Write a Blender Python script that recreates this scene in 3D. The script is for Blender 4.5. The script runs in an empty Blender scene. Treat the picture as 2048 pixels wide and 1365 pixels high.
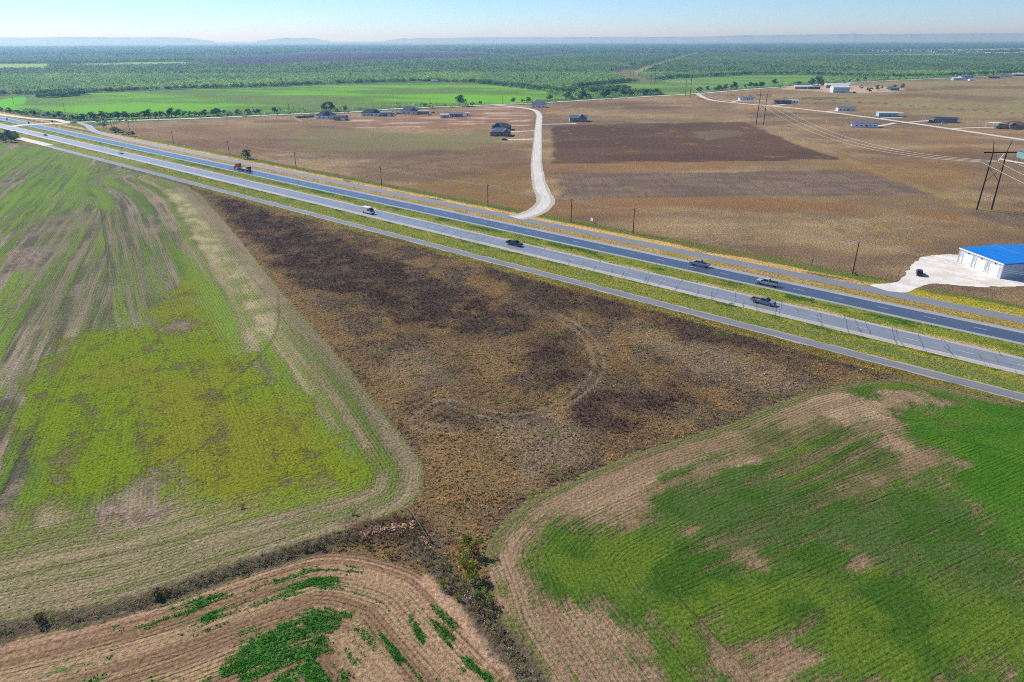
import bpy, bmesh, math, random
import numpy as np
from mathutils import Vector, Matrix

random.seed(7)
RNG = np.random.default_rng(11)
SC = bpy.context.scene
COL = SC.collection

# ------------------------------------------------------------------ survey: drone position and ground coordinates
F = 1365.0                      # focal length in photo pixels (2048 wide)
H = 72.0                        # drone height (m)
S = H / 65.0
TH = math.atan((682.5 - 79) / F)
RO = math.radians(-0.2)
cT, sT = math.cos(TH), math.sin(TH)
cR, sR = math.cos(RO), math.sin(RO)


def P(x, y):
    """ground point seen at photo pixel x, y"""
    a, b = x - 1024.0, 682.5 - y
    a, b = a * cR - b * sR, a * sR + b * cR
    dx, dy, dz = a / F, cT + b / F * sT, -sT + b / F * cT
    t = -H / dz
    return np.array([dx * t, dy * t])


def PP(pts):
    return np.array([P(*p) for p in pts])


def smooth(pts, n=6, closed=False):
    pts = np.asarray(pts, float)
    N = len(pts)
    out = []
    for i in range(N if closed else N - 1):
        if closed:
            p0, p1, p2, p3 = pts[(i - 1) % N], pts[i], pts[(i + 1) % N], pts[(i + 2) % N]
        else:
            p0, p1, p2, p3 = pts[max(i - 1, 0)], pts[i], pts[i + 1], pts[min(i + 2, N - 1)]
        for k in range(n):
            t = k / n
            out.append(0.5 * ((2 * p1) + (-p0 + p2) * t + (2 * p0 - 5 * p1 + 4 * p2 - p3) * t * t + (-p0 + 3 * p1 - 3 * p2 + p3) * t ** 3))
    if not closed:
        out.append(pts[-1])
    return np.array(out)


D = P(2048, 662) - P(300, 296)
D /= np.linalg.norm(D)          # highway direction (towards the right of the photo)
NV = np.array([-D[1], D[0]])    # across the highway, away from the drone
HW = math.atan2(D[1], D[0])


def hw(a, n):
    """highway coordinates (along, across in survey units) -> ground"""
    return D * a + NV * (n * S)


# ------------------------------------------------------------------ numeric helpers
def L(r, g, b):
    f = lambda c: (c / 255 / 12.92) if c / 255 <= 0.04045 else ((c / 255 + 0.055) / 1.055) ** 2.4
    return np.array([f(r), f(g), f(b)])


def hash2(ix, iy, seed):
    h = (ix.astype(np.int64) * 374761393 + iy.astype(np.int64) * 668265263 + seed * 1442695041) & 0xFFFFFFFF
    h = ((h ^ (h >> 13)) * 1274126177) & 0xFFFFFFFF
    h = h ^ (h >> 16)
    return (h & 0xFFFFFF) / float(0xFFFFFF)


GT = np.array([(math.cos(k * math.pi / 8 + .2), math.sin(k * math.pi / 8 + .2)) for k in range(16)])


def vn(x, y, seed=0):
    """gradient noise, about 0..1"""
    ix, iy = np.floor(x), np.floor(y)
    fx, fy = x - ix, y - iy
    sx, sy = fx * fx * fx * (fx * (fx * 6 - 15) + 10), fy * fy * fy * (fy * (fy * 6 - 15) + 10)

    def g(dx, dy):
        k = (hash2(ix + dx, iy + dy, seed) * 15.999).astype(np.int64)
        return GT[k, 0] * (fx - dx) + GT[k, 1] * (fy - dy)
    a, b, c, d = g(0, 0), g(1, 0), g(0, 1), g(1, 1)
    return .5 + .95 * ((a * (1 - sx) + b * sx) * (1 - sy) + (c * (1 - sx) + d * sx) * sy)


def fbm(x, y, scale, octv=4, seed=0, gain=0.55):
    s, amp, tot = 0, 1.0, 0
    x, y = x / scale, y / scale
    for o in range(octv):
        s = s + amp * vn(x, y, seed + o * 17)
        tot += amp
        amp *= gain
        x, y = x * 2.03 + 11.3, y * 2.03 + 5.7
    return s / tot


def sstep(a, b, x):
    t = np.clip((x - a) / (b - a), 0, 1)
    return t * t * (3 - 2 * t)


def seg_dist(poly, X, Y, closed):
    best = np.full(X.shape, 1e9)
    inside = np.zeros(X.shape, bool)
    al = np.zeros(X.shape)
    n = len(poly)
    acc = 0.0
    for i in range(n if closed else n - 1):
        ax, ay = poly[i]
        bx, by = poly[(i + 1) % n]
        ex, ey = bx - ax, by - ay
        l2 = ex * ex + ey * ey + 1e-9
        t = np.clip(((X - ax) * ex + (Y - ay) * ey) / l2, 0, 1)
        d = np.hypot(X - ax - t * ex, Y - ay - t * ey)
        m = d < best
        best[m] = d[m]
        al[m] = acc + t[m] * math.sqrt(l2)
        acc += math.sqrt(l2)
        if closed:
            c = ((ay > Y) != (by > Y)) & (X < (bx - ax) * (Y - ay) / (by - ay + 1e-12) + ax)
            inside ^= c
    return best, al, inside


def sdf(poly, X, Y, margin=60.0):
    out = np.full(X.shape, 1e6)
    lo, hi = poly.min(0) - margin, poly.max(0) + margin
    m = (X > lo[0]) & (X < hi[0]) & (Y > lo[1]) & (Y < hi[1])
    if m.any():
        d, _, ins = seg_dist(poly, X[m], Y[m], True)
        out[m] = np.where(ins, -d, d)
    return out


def pline(poly, X, Y, margin=60.0):
    out = np.full(X.shape, 1e6)
    al = np.zeros(X.shape)
    lo, hi = poly.min(0) - margin, poly.max(0) + margin
    m = (X > lo[0]) & (X < hi[0]) & (Y > lo[1]) & (Y < hi[1])
    if m.any():
        out[m], al[m], _ = seg_dist(poly, X[m], Y[m], False)
    return out, al


# ------------------------------------------------------------------ outlines of the fields
LF_EDGE = smooth(PP([(330, 352), (395, 386), (450, 445), (560, 580), (700, 740), (828, 905), (846, 950), (825, 1005), (745, 1045), (640, 1075), (560, 1102), (440, 1140), (330, 1178), (200, 1216), (90, 1238), (0, 1258), (-300, 1330)]), 5)
LF = np.vstack([LF_EDGE, PP([(-600, 1200), (-1200, 700), (-800, 300), (-100, 281), (0, 285), (60, 291), (150, 306), (250, 330)])])
RF_EDGE = smooth(PP([(2300, 850), (2048, 808), (1900, 777), (1800, 759), (1720, 763), (1600, 790), (1450, 850), (1300, 895), (1150, 955), (1065, 995), (1000, 1050), (966, 1105), (985, 1180), (1010, 1260), (1075, 1365), (1130, 1460)]), 5)
RF = np.vstack([RF_EDGE, PP([(1600, 1650), (2400, 1600), (2700, 1000)])])
BF_EDGE = smooth(PP([(-300, 1352), (0, 1286), (170, 1246), (330, 1203), (440, 1166), (560, 1127), (640, 1108), (720, 1110), (800, 1130), (850, 1153), (900, 1202), (960, 1262), (1020, 1322), (1062, 1368), (1120, 1460)]), 5)
BF = np.vstack([BF_EDGE, PP([(700, 1750), (-400, 1650)])])
W1 = smooth(PP([(-60, 200), (0, 191), (75, 189.5), (180, 186.5), (330, 180), (500, 176), (700, 168), (850, 165), (950, 167), (1020, 175), (1080, 181), (1095, 187), (1120, 195), (1080, 202), (1000, 209), (800, 212.5), (600, 222), (420, 231), (250, 239), (120, 228), (0, 213), (-80, 206)]), 3, True)
W2 = PP([(1155, 175), (1210, 169), (1270, 164), (1345, 158), (1500, 151), (1590, 150), (1685, 154.5), (1660, 160), (1590, 166), (1560, 172), (1400, 186), (1330, 191.5), (1325, 186), (1250, 187), (1180, 183)])
NP = np.vstack([np.array([hw(-640 * S, 211), hw(300 * S, 208), hw(600 * S, 208)]), PP([(3400, 300), (2600, 140), (2048, 151.5), (1850, 159.5), (1690, 167), (1640, 172), (1523, 178), (1394, 189), (1300, 194), (1089, 208), (976, 212), (702, 227), (520, 234), (420, 238), (350, 241.5), (240, 246)])])
BURN = PP([(1103, 252), (1280, 247), (1490, 245), (1520, 258), (1600, 292), (1682, 318), (1500, 322), (1250, 324), (1108, 326)])
GREY = PP([(1116, 347), (1400, 345), (1760, 339), (1868, 388), (1700, 392), (1400, 394), (1118, 399)])
LFR = np.array([-0.431, 1.0]); LFR /= np.linalg.norm(LFR)
RFR = P(1832, 976) - P(1576, 1080); RFR /= np.linalg.norm(RFR)
SW1, SW2 = P(1118, 1088), P(1800, 800)

poly = lambda *p: smooth(PP(p), 4, True)
LF_GREEN = poly((372, 566), (405, 600), (412, 642), (455, 690), (525, 715), (545, 755), (600, 800), (655, 865), (720, 905), (745, 940), (705, 990), (640, 1015), (560, 1040), (470, 1030), (380, 1010), (300, 955), (230, 985), (150, 1010), (60, 1000), (95, 935), (60, 885), (30, 830), (60, 760), (105, 700), (150, 675), (300, 648), (325, 610))
LF_PALE = smooth(PP([(345, 372), (385, 430), (440, 500), (500, 570), (535, 630), (520, 680), (450, 740), (410, 790)]), 5)
LPL = float(np.hypot(*np.diff(LF_PALE, axis=0).T).sum())
LF_DARK = poly((60, 440), (230, 420), (330, 470), (350, 600), (280, 650), (120, 640), (20, 600))
LF_TOPG = poly((-100, 286), (60, 296), (170, 320), (230, 360), (160, 430), (0, 470), (-150, 420))
LF_LOW = poly((-120, 1040), (100, 1040), (330, 1030), (560, 1045), (740, 985), (800, 930), (860, 900), (870, 960), (760, 1050), (560, 1110), (330, 1190), (0, 1270), (-200, 1300))
PINK = [poly((190, 1025), (240, 1005), (300, 1010), (330, 1030), (280, 1060), (200, 1060)), poly((300, 940), (350, 935), (370, 955), (330, 975), (300, 965)), poly((335, 640), (385, 642), (390, 665), (340, 668)), poly((30, 500), (80, 505), (75, 535), (25, 535))]
RG = [(poly((1085, 1068), (1150, 1048), (1280, 1060), (1400, 1082), (1560, 1112), (1800, 1132), (2060, 1172), (2200, 1365), (1750, 1380), (1600, 1305), (1450, 1290), (1380, 1340), (1270, 1240), (1175, 1180), (1105, 1140)), .86),
      (poly((1812, 830), (1900, 805), (2100, 815), (2200, 1000), (2060, 1110), (1960, 1020), (1900, 940), (1832, 885)), 1.0),
      (poly((1300, 985), (1400, 940), (1500, 915), (1600, 880), (1650, 900), (1720, 965), (1840, 950), (1930, 1000), (2060, 1100), (2060, 1180), (1800, 1150), (1500, 1110), (1330, 1060)), .66),
      (poly((1700, 775), (1800, 757), (1960, 778), (2060, 806), (2060, 835), (1900, 800), (1780, 780), (1720, 795)), .85),
      (poly((1580, 875), (1640, 865), (1640, 910), (1600, 915)), .6),
      (poly((1075, 1058), (1110, 1050), (1160, 1110), (1150, 1175), (1095, 1140)), .8),
      (poly((1380, 915), (1560, 850), (1690, 838), (1770, 890), (1850, 960), (1700, 985), (1520, 930)), .36)]
BG = [(poly((470, 1310), (520, 1268), (600, 1240), (672, 1232), (668, 1262), (632, 1290), (685, 1330), (700, 1390), (520, 1390)), 1.0),
      (smooth(PP([(235, 1256), (330, 1222), (430, 1192), (560, 1162), (690, 1140)]), 5), 1.3),
      (smooth(PP([(820, 1232), (842, 1282)]), 5), .8), (smooth(PP([(868, 1218), (900, 1262), (928, 1318)]), 5), 1.5),
      (smooth(PP([(905, 1295), (960, 1335), (1000, 1368)]), 5), 1.2), (smooth(PP([(760, 1270), (800, 1320), (850, 1372)]), 5), .8)]
WD = [(poly((430, 392), (600, 450), (760, 510), (860, 560), (1010, 600), (1040, 655), (960, 680), (800, 640), (700, 600), (600, 560), (520, 490)), 1.0),
      (poly((980, 530), (1250, 600), (1500, 655), (1720, 715), (1745, 748), (1640, 735), (1450, 690), (1200, 635), (1050, 590)), .85),
      (poly((1050, 680), (1130, 670), (1165, 745), (1090, 772)), .9), (poly((1120, 790), (1250, 770), (1400, 790), (1340, 832), (1180, 850)), .9),
      (poly((925, 850), (1010, 855), (1005, 905), (945, 905)), .6)]
WO = [poly((392, 388), (450, 445), (560, 585), (700, 745), (828, 905), (858, 965), (900, 935), (800, 795), (700, 680), (600, 575), (500, 475)),
      poly((890, 640), (1010, 680), (1060, 725), (980, 745), (870, 690)), poly((828, 905), (1000, 880), (1060, 960), (960, 1070), (850, 1045))]
WP = [poly((1250, 640), (1400, 690), (1560, 730), (1650, 745), (1560, 772), (1400, 742), (1280, 690)), poly((800, 700), (880, 720), (900, 780), (830, 790), (780, 750)), poly((1010, 840), (1180, 850), (1150, 930), (1040, 950))]
TRACK = smooth(PP([(1110, 630), (1165, 665), (1190, 700), (1195, 740), (1165, 780), (1110, 815), (1040, 835), (960, 825), (890, 805), (845, 830), (835, 850), (910, 862)]), 6)
DITCH = smooth(PP([(-300, 1345), (0, 1268), (90, 1246), (200, 1228), (330, 1190), (440, 1152), (560, 1114), (640, 1090), (740, 1065), (800, 1060), (850, 1100), (900, 1160), (945, 1200), (985, 1262), (1040, 1330), (1090, 1420)]), 5)
PATH = smooth(PP([(855, 1160), (900, 1205), (940, 1250), (985, 1300), (1040, 1358), (1090, 1420)]), 5)
PURPLE = [PP([(385, 119), (650, 105), (880, 104.5), (960, 107), (1010, 112), (900, 116.5), (700, 124), (480, 130), (395, 124)]), PP([(1030, 113), (1070, 107), (1110, 105), (1150, 107), (1100, 113), (1040, 117)])]
STRIPS = [(PP([(-60, 128), (104, 128), (88, 138), (-60, 139)]), L(150, 180, 90)), (PP([(116, 130), (250, 126), (352, 124), (392, 128), (300, 130.5), (190, 132)]), L(150, 180, 90)),
          (PP([(1730, 101), (2100, 97), (2100, 101.5), (1745, 104)]), L(175, 165, 150)), (PP([(1620, 108.5), (1920, 108), (1900, 112), (1620, 110.5)]), L(130, 165, 80))]
ROWLINE = PP([(1264, 160), (1262, 150), (1300, 134), (1370, 113), (1425, 99), (1450, 92)])
CLEAR = PP([(1222, 146), (1262, 139), (1275, 152), (1310, 164), (1275, 165), (1240, 152)])
YARD = poly((655, 246), (700, 241), (800, 236), (900, 229), (965, 215), (1055, 212), (1062, 240), (1056, 258), (980, 250), (880, 252), (760, 256), (690, 254))
LOT = smooth(PP([(1742, 571), (1795, 563), (1825, 530), (1850, 514), (1912, 510), (1990, 525), (2100, 540), (2150, 575), (2048, 573), (1960, 573.5), (1870, 568), (1835, 576), (1805, 586)]), 12, True)
FARMYARD = poly((1560, 178), (1600, 172), (1690, 172), (1800, 176), (1800, 182), (1740, 186), (1690, 187), (1620, 182))


def ground_data(X, Y):
    n = X.size
    soil = np.empty((n, 3)); plant = np.empty((n, 3))
    cover = np.zeros(n); rowc = X.copy(); along = Y.copy(); amp = np.zeros(n); brush = np.zeros(n)

    def put(m, so=None, pl=None, cv=None, am=None, br=None):
        i = np.nonzero(m > 0.002)[0]
        if not i.size:
            return
        w = m[i][:, None]
        if so is not None:
            so = so if np.ndim(so) == 1 else so[i]
            soil[i] = soil[i] * (1 - w) + so * w
        if pl is not None:
            pl = pl if np.ndim(pl) == 1 else pl[i]
            plant[i] = plant[i] * (1 - w) + pl * w
        for arr, v in ((cover, cv), (amp, am), (brush, br)):
            if v is not None:
                v = v if np.ndim(v) == 0 else v[i]
                arr[i] = arr[i] * (1 - m[i]) + v * m[i]

    def area(pl, soft=2.0, nz=0.0, sc=20.0, seed=3):
        d = sdf(pl, X, Y, max(60, nz * 2 + soft * 2))
        if nz:
            k = d < 1e5
            d[k] += (fbm(X[k], Y[k], sc, 4, seed) - .5) * 2 * nz
        return 1 - sstep(-soft, soft, d)

    mix3 = lambda a, b, t: a * (1 - t[:, None]) + b * t[:, None]
    n1 = fbm(X, Y, 220, 4, 1); n2 = fbm(X, Y, 45, 4, 2); n3 = fbm(X, Y, 9, 4, 3); n4 = fbm(X, Y, 2.2, 3, 4)
    # brushland everywhere at first
    far = sstep(3000, 9000, Y)
    put(np.ones(n), mix3(L(104, 122, 82), L(126, 128, 92), sstep(.42, .6, n2)), L(84, 112, 70), .6 + (n2 - .5) * .5, 0.0, 1.0)
    big = fbm(X, Y * .35, 1500, 4, 9)
    put(sstep(.5, .62, big) * .5, L(120, 140, 80), L(70, 105, 60))
    put(sstep(1500, 4500, Y), L(84, 104, 70), L(70, 94, 60))
    put(far * sstep(.52, .58, fbm(X, Y * .25, 2600, 3, 12)) * .5, L(120, 122, 90), L(96, 112, 72), .4)
    for pl, c in STRIPS:
        put(area(pl, 8, 15, 80), c, c * .8, .4, 0, 0)
    for pl in PURPLE:
        put(area(pl, 8, 25, 150), L(66, 54, 62), L(58, 46, 54), .4, 0, 0)
    # wide wheat fields beyond the county road
    band = fbm(X * .35 + Y * .25, Y, 90, 5, 21)
    m = area(W1, 3, 4, 30)
    put(m, mix3(L(110, 128, 62), L(124, 158, 50), sstep(.38, .62, band)), mix3(L(92, 132, 40), L(112, 172, 24), sstep(.4, .62, band)), .6 + (band - .5) * 1.5, .35, 0)
    put(area(poly((-40, 215), (0, 200), (55, 194), (50, 205), (30, 214), (60, 228), (0, 217)), 3, 6, 30), L(120, 190, 20), L(100, 180, 15), .9, .2, 0)
    m = area(W2, 3, 4, 30)
    put(m, mix3(L(112, 122, 70), L(120, 145, 70), sstep(.4, .6, band)), mix3(L(95, 125, 60), L(112, 152, 60), sstep(.4, .6, band)), .6 + (band - .5), .3, 0)
    # cleared power line corridor
    d, _ = pline(ROWLINE, X, Y)
    put((1 - sstep(9, 16, d)), L(150, 135, 95), L(120, 120, 70), .4, 0, 0)
    put(area(CLEAR, 6, 12, 40), L(130, 120, 84), L(112, 112, 68), .4, 0, 0)
    # dry pasture north of the highway
    m = area(NP, 2, 2, 10)
    hpos = X * .2 + Y
    nb = fbm(X * .45, Y, 60, 5, 31)
    so = mix3(L(148, 120, 88), L(180, 152, 112), sstep(.36, .62, nb))
    pl = mix3(L(126, 106, 76), L(146, 122, 82), sstep(.4, .6, n2))
    rt = sstep(250, 480, X) * sstep(560, 800, Y)
    so = mix3(so, L(156, 144, 100), rt * .75); pl = mix3(pl, L(136, 126, 78), rt * .75)
    put(m, so, pl, .5 + (n3 - .5) * .5, 0.0, 0)
    put(m * sstep(.56, .68, fbm(X * .5, Y, 75, 4, 37)) * .6, L(146, 104, 66), L(144, 104, 58))
    put(m * sstep(.57, .68, fbm(X * .5, Y, 120, 4, 39)) * .55, L(112, 92, 76), L(100, 82, 66))
    put(area(poly((620, 262), (720, 258), (880, 270), (990, 262), (1000, 285), (860, 300), (700, 300), (600, 285)), 12, 20, 60) * .75, L(138, 130, 88), L(118, 118, 66), .5)
    put(area(poly((240, 262), (420, 255), (560, 290), (470, 318), (330, 290)), 12, 25, 60) * .5, L(142, 104, 76), L(126, 90, 58))
    put(area(poly((760, 385), (1010, 330), (1062, 330), (1064, 400), (1010, 428), (880, 402)), 6, 14, 30) * .7, L(136, 102, 68), L(140, 110, 54), .5)
    put(area(poly((690, 335), (900, 300), (1050, 300), (1060, 330), (900, 360), (760, 365)), 8, 16, 40) * .55, L(114, 90, 72), L(104, 82, 62))
    lf = area(YARD, 8, 14, 40)
    st = fbm(X * .22, Y, 14, 4, 41)
    put(lf, mix3(L(142, 108, 84), L(196, 168, 142), sstep(.45, .66, st)), L(140, 116, 80), .25, .1, 0)
    m2 = area(BURN, 2.0, 4, 16)
    put(m2, mix3(L(104, 80, 60), L(130, 100, 72), sstep(.4, .64, nb)), L(92, 71, 54), .55, 0.0)
    put(area(poly((1390, 266), (1440, 260), (1490, 266), (1440, 278), (1395, 276)), 3, 9, 18) * .7 * m2, L(130, 114, 88), L(122, 106, 76))
    m2 = area(GREY, 3, 5, 20)
    put(m2 * .9, mix3(L(122, 104, 88), L(144, 122, 100), sstep(.42, .6, fbm(X, Y * 3, 40, 3, 44))), L(100, 86, 76), .45, .9)
    dl, _ = pline(PP([(1104, 327), (1300, 325), (1690, 319)]), X, Y)
    put((1 - sstep(.6, 1.6, dl)) * .7, L(70, 56, 46), L(70, 56, 46))
    dl, _ = pline(PP([(700, 350), (1062, 292)]), X, Y)
    put((1 - sstep(.5, 1.6, dl)) * .5, L(100, 70, 50), L(100, 70, 50))
    dl, _ = pline(PP([(1360, 185), (1650, 200), (1850, 214), (2100, 232)]), X, Y)
    put((1 - sstep(1.2, 2.6, dl)) * .75, L(80, 66, 48), L(80, 66, 48))
    dl, _ = pline(PP([(1690, 318), (1800, 362), (1940, 410), (2060, 450)]), X, Y)
    put((1 - sstep(1, 7, dl + (n3 - .5) * 8)) * .6, L(176, 150, 92), L(150, 132, 62))
    put(area(poly((1950, 425), (2100, 428), (2200, 470), (2040, 455), (1960, 440)), 3, 5, 15) * .7, L(112, 98, 86), L(100, 88, 76))
    m2 = area(poly((1580, 345), (1800, 320), (1960, 335), (1900, 370), (1700, 345)), 8, 15, 50)
    put(m2 * .5, L(150, 112, 66), L(140, 104, 56))
    for (px, py, w, h) in ((1640, 197, 45, 3), (1300, 215, 60, 4), (1560, 228, 70, 3.2)):
        put(area(poly((px - w, py), (px, py - h), (px + w, py), (px, py + h)), 5, 8, 30) * .6, L(100, 86, 70), L(90, 76, 60))
    put(area(FARMYARD, 4, 5, 20), L(190, 160, 135), L(150, 130, 90), .1)
    ye = m * (1 - far) * sstep(.70, .76, fbm(X * .5, Y, 9, 4, 47)) * .45
    put(ye, L(160, 130, 50), L(158, 132, 30))
    # verges along the highway
    a_, nn = X * D[0] + Y * D[1], (X * NV[0] + Y * NV[1]) / S
    w = nn + (n3 - .5) * 1.6 + (n4 - .5) * .5
    on = (a_ > -900 * S) & (a_ < 700 * S)
    bandm = lambda lo, hi, s=.35: np.where(on, sstep(lo - s, lo + s, w) * (1 - sstep(hi - s, hi + s, w)), 0)
    rightw = sstep(-130 * S, 0, a_)
    nl = fbm(a_, nn * 6, 30, 4, 51)
    nf = fbm(a_, nn * 4, 9, 4, 52)
    put(bandm(205.5, 217, .8), mix3(L(140, 118, 72), L(118, 128, 60), sstep(.42, .58, nl)), L(108, 118, 50), .5, .3, 0)
    put(bandm(206, 210.5, .6) * sstep(.3, .46, nl + .12 * (1 - rightw)), mix3(L(220, 186, 116), L(200, 166, 98), sstep(.4, .6, nf)), L(180, 150, 78), .3, .4, 0)
    put(bandm(207, 213.5, .8) * sstep(-48 * S, -34 * S, a_) * sstep(.3, .5, nf), L(176, 164, 62), L(166, 160, 40), .55, .4)
    put(bandm(195.5, 201.6), mix3(L(192, 162, 114), L(172, 146, 92), sstep(.4, .6, nf)), mix3(L(160, 142, 62), L(150, 138, 46), rightw), .35 + rightw * .15, .5, 0)
    put(bandm(196, 199, .8) * sstep(.5, .62, fbm(a_, nn * 5, 24, 4, 58)) * (.35 + .5 * rightw), L(162, 154, 44), L(140, 140, 34), .6)
    put(bandm(177, 186.3), mix3(L(160, 150, 76), L(134, 140, 62), sstep(.4, .6, nl)), mix3(L(128, 134, 48), L(128, 148, 40), sstep(.4, .6, nf)), .6, .4, 0)
    put(bandm(177, 179.6, .7) * sstep(.38, .52, nf), L(190, 168, 112), L(158, 150, 72), .35, .4)
    put(bandm(181.5, 185.2, .8) * sstep(.5, .62, fbm(a_, nn * 3, 13, 4, 57)), L(84, 106, 42), L(74, 104, 32), .7)
    put(bandm(157, 168), mix3(L(152, 144, 72), L(124, 136, 70), sstep(.4, .6, nl)), mix3(L(154, 148, 46), L(116, 136, 46), sstep(.42, .58, nf)), .55, .4, 0)
    put(bandm(159, 164, .8) * rightw * .7, L(134, 130, 80), L(112, 130, 58), .5)
    put(bandm(165.3, 167.5, .5) * sstep(.45, .58, nf) * .9, L(96, 112, 40), L(78, 104, 26), .6)
    # everything this side of the frontage road: weeds
    m = np.where((a_ < 900 * S), 1 - sstep(153.4, 154.2, w), 0) * (Y < 900)
    wo = sstep(.44, .62, fbm(X, Y, 14, 4, 61)); wd = sstep(.46, .62, fbm(X, Y, 20, 4, 62))
    so = mix3(L(126, 106, 80), L(142, 116, 78), wo)
    so = mix3(so, L(100, 80, 62), wd * .6)
    put(m, so, mix3(L(98, 84, 66), L(130, 108, 72), wo), .5, 0, 0)
    for pl_ in WO:
        put(m * area(pl_, 3, 7, 14, 65) * .6, mix3(L(148, 124, 86), L(130, 112, 82), wd), L(146, 118, 72), .5)
    for pl_ in WP:
        put(m * area(pl_, 5, 9, 14, 66) * .45, L(158, 142, 116), L(134, 118, 90), .4)
    for pl_, k in WD:
        put(m * area(pl_, 3.5, 9, 14, 67) * k * (.45 + .55 * sstep(.36, .56, n3)), mix3(L(80, 62, 52), L(108, 87, 70), n3), L(76, 59, 50), .5)
    d, al = pline(TRACK, X, Y)
    put((np.exp(-((np.abs(d) - 1.3) / .55) ** 2)) * sstep(.35, .6, fbm(X, Y, 4, 4, 70)) * .6, L(150, 138, 116), L(138, 126, 98), .3)
    put(m * np.where(on, sstep(148.6, 150.6, w), 0), mix3(L(150, 136, 72), L(134, 108, 66), sstep(.45, .6, nl)), L(122, 116, 46), .5, .3)
    put(m * sstep(.70, .78, fbm(X, Y, 5, 3, 71)) * .6, L(104, 108, 58), L(96, 112, 46))
    # left field
    m = area(LF, .5, .7, 4)
    de, al = pline(LF_EDGE, X, Y, 400)
    lc = float(np.hypot(*np.diff(LF_EDGE[:31], axis=0).T).sum())
    hl = (de < 22 + 24 * sstep(lc + 10, lc - 45, al) + 3 * (n2 - .5)) & (m > 0)
    rc, ra = X * LFR[1] - Y * LFR[0], X * LFR[0] + Y * LFR[1]
    k = m > 0.01
    rowc[k] = np.where(hl, de + 40, rc)[k]; along[k] = np.where(hl, al, ra)[k]
    rs = fbm(rowc * 1.0, along * .035, 4.5, 5, 81, .65)
    rs2 = fbm(rowc, along * .14, 26, 5, 82)
    so = mix3(L(156, 142, 112), L(96, 90, 72), sstep(.36, .62, fbm(rowc, along * .035, 3.0, 4, 181, .65)))
    so = mix3(so, L(158, 138, 124), sstep(.46, .66, fbm(X, Y, 22, 5, 83)) * .75)
    so = mix3(so, L(160, 146, 96), (sstep(26, 8, de) * .6))
    put(m, so, mix3(L(92, 114, 42), L(120, 142, 50), sstep(.3, .7, rs2)), .52 + (rs2 - .5) * .6 + (rs - .5) * 1.9, .9, 0)
    put(m * area(LF_TOPG, 22, 30, 50, 84), None, mix3(L(88, 114, 42), L(116, 142, 44), sstep(.35, .65, rs)), .72 + (rs - .5) * 1.5 + (rs2 - .5) * .6)
    put(m * area(LF_DARK, 8, 14, 30, 85) * .4, mix3(L(92, 84, 70), L(130, 116, 96), rs), None, .36)
    d, alp = pline(LF_PALE, X, Y)
    put(m * (1 - sstep(1.0, 8.5, d + (fbm(X, Y, 17, 4, 188) - .5) * 12)) * .75 * sstep(LPL, LPL - 45, alp) * sstep(0, 14, alp), mix3(L(190, 176, 130), L(160, 146, 112), sstep(.42, .62, n3)), L(132, 146, 68), .3 + (n3 - .5) * 1.0 + (n4 - .5) * .5)
    g = m * area(LF_GREEN, 5, 7, 9, 86) * .92
    put(g, mix3(L(112, 106, 56), L(98, 104, 42), n3), mix3(L(116, 134, 16), L(126, 126, 30), sstep(.36, .66, n2)), .84 + (n3 - .5) * .6 - sstep(.5, .8, fbm(X, Y, 8, 5, 89)) * .5 + (n4 - .5) * .5 + (rs - .5) * .6, .6)
    put(m * (1 - sstep(3, 12, pline(PP([(0, 1090), (150, 1075), (330, 1040), (500, 1060), (640, 1030)]), X, Y)[0] + (n3 - .5) * 8)) * .6, L(170, 152, 112), L(126, 138, 58), .35 + (rs - .5) * .8)
    put(m * (1 - sstep(3, 11, de + (n3 - .5) * 4)) * .65, L(132, 116, 94), L(104, 114, 56), .28 + (rs - .5) * .8)
    lo_ = m * area(LF_LOW, 5, 9, 12, 88)
    put(lo_ * .8, mix3(L(172, 154, 116), L(112, 102, 80), rs), mix3(L(100, 114, 48), L(124, 134, 58), n3), .44 + (rs - .5) * 1.0 + (n3 - .5) * .5)
    for q in PINK:
        put(m * area(q, 3, 5, 6, 87) * .7, mix3(L(164, 138, 126), L(126, 106, 94), sstep(.4, .6, n4)), L(110, 125, 50), .18)
    for c_, w_ in ((smooth(PP([(556, 590), (557, 640), (545, 680), (500, 730), (450, 775), (435, 800)]), 5), .5), (PP([(0, 1160), (150, 1125), (330, 1085), (560, 1040), (740, 985)]), .35), (PP([(62, 770), (110, 640), (215, 420)]), .4), (PP([(0, 990), (60, 880), (160, 690)]), .4)):
        put(m * (1 - sstep(w_ * .3, w_ * 1.3, pline(c_, X, Y)[0])) * .4, L(70, 68, 44), L(72, 84, 30))
    # right field
    m = area(RF, .4, .5, 3)
    de, al = pline(RF_EDGE, X, Y, 400)
    hl = de < 24 + 2 * (n2 - .5)
    rc, ra = X * RFR[1] - Y * RFR[0], X * RFR[0] + Y * RFR[1]
    k = m > 0.01
    rw, rl = np.where(hl, de + 40, rc), np.where(hl, al, ra)
    for c0, r0 in ((SW2, 9.0),):
        rr = np.hypot(X - c0[0], Y - c0[1]); q = rr < r0
        rw = np.where(q, rr, rw); rl = np.where(q, np.arctan2(Y - c0[1], X - c0[0]) * r0, rl)
    rowc[k], along[k] = rw[k], rl[k]
    rs = fbm(rowc, along * .05, 4.0, 5, 91, .68)
    so = mix3(L(150, 124, 96), L(178, 150, 118), sstep(.38, .64, rs))
    so = mix3(so, L(142, 114, 88), sstep(.45, .66, n2) * .5)
    put(m, so, mix3(L(66, 96, 36), L(94, 116, 44), n2), .1 + (rs - .5) * 1.3 + (n2 - .5) * .4, 1.0, 0)
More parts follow.
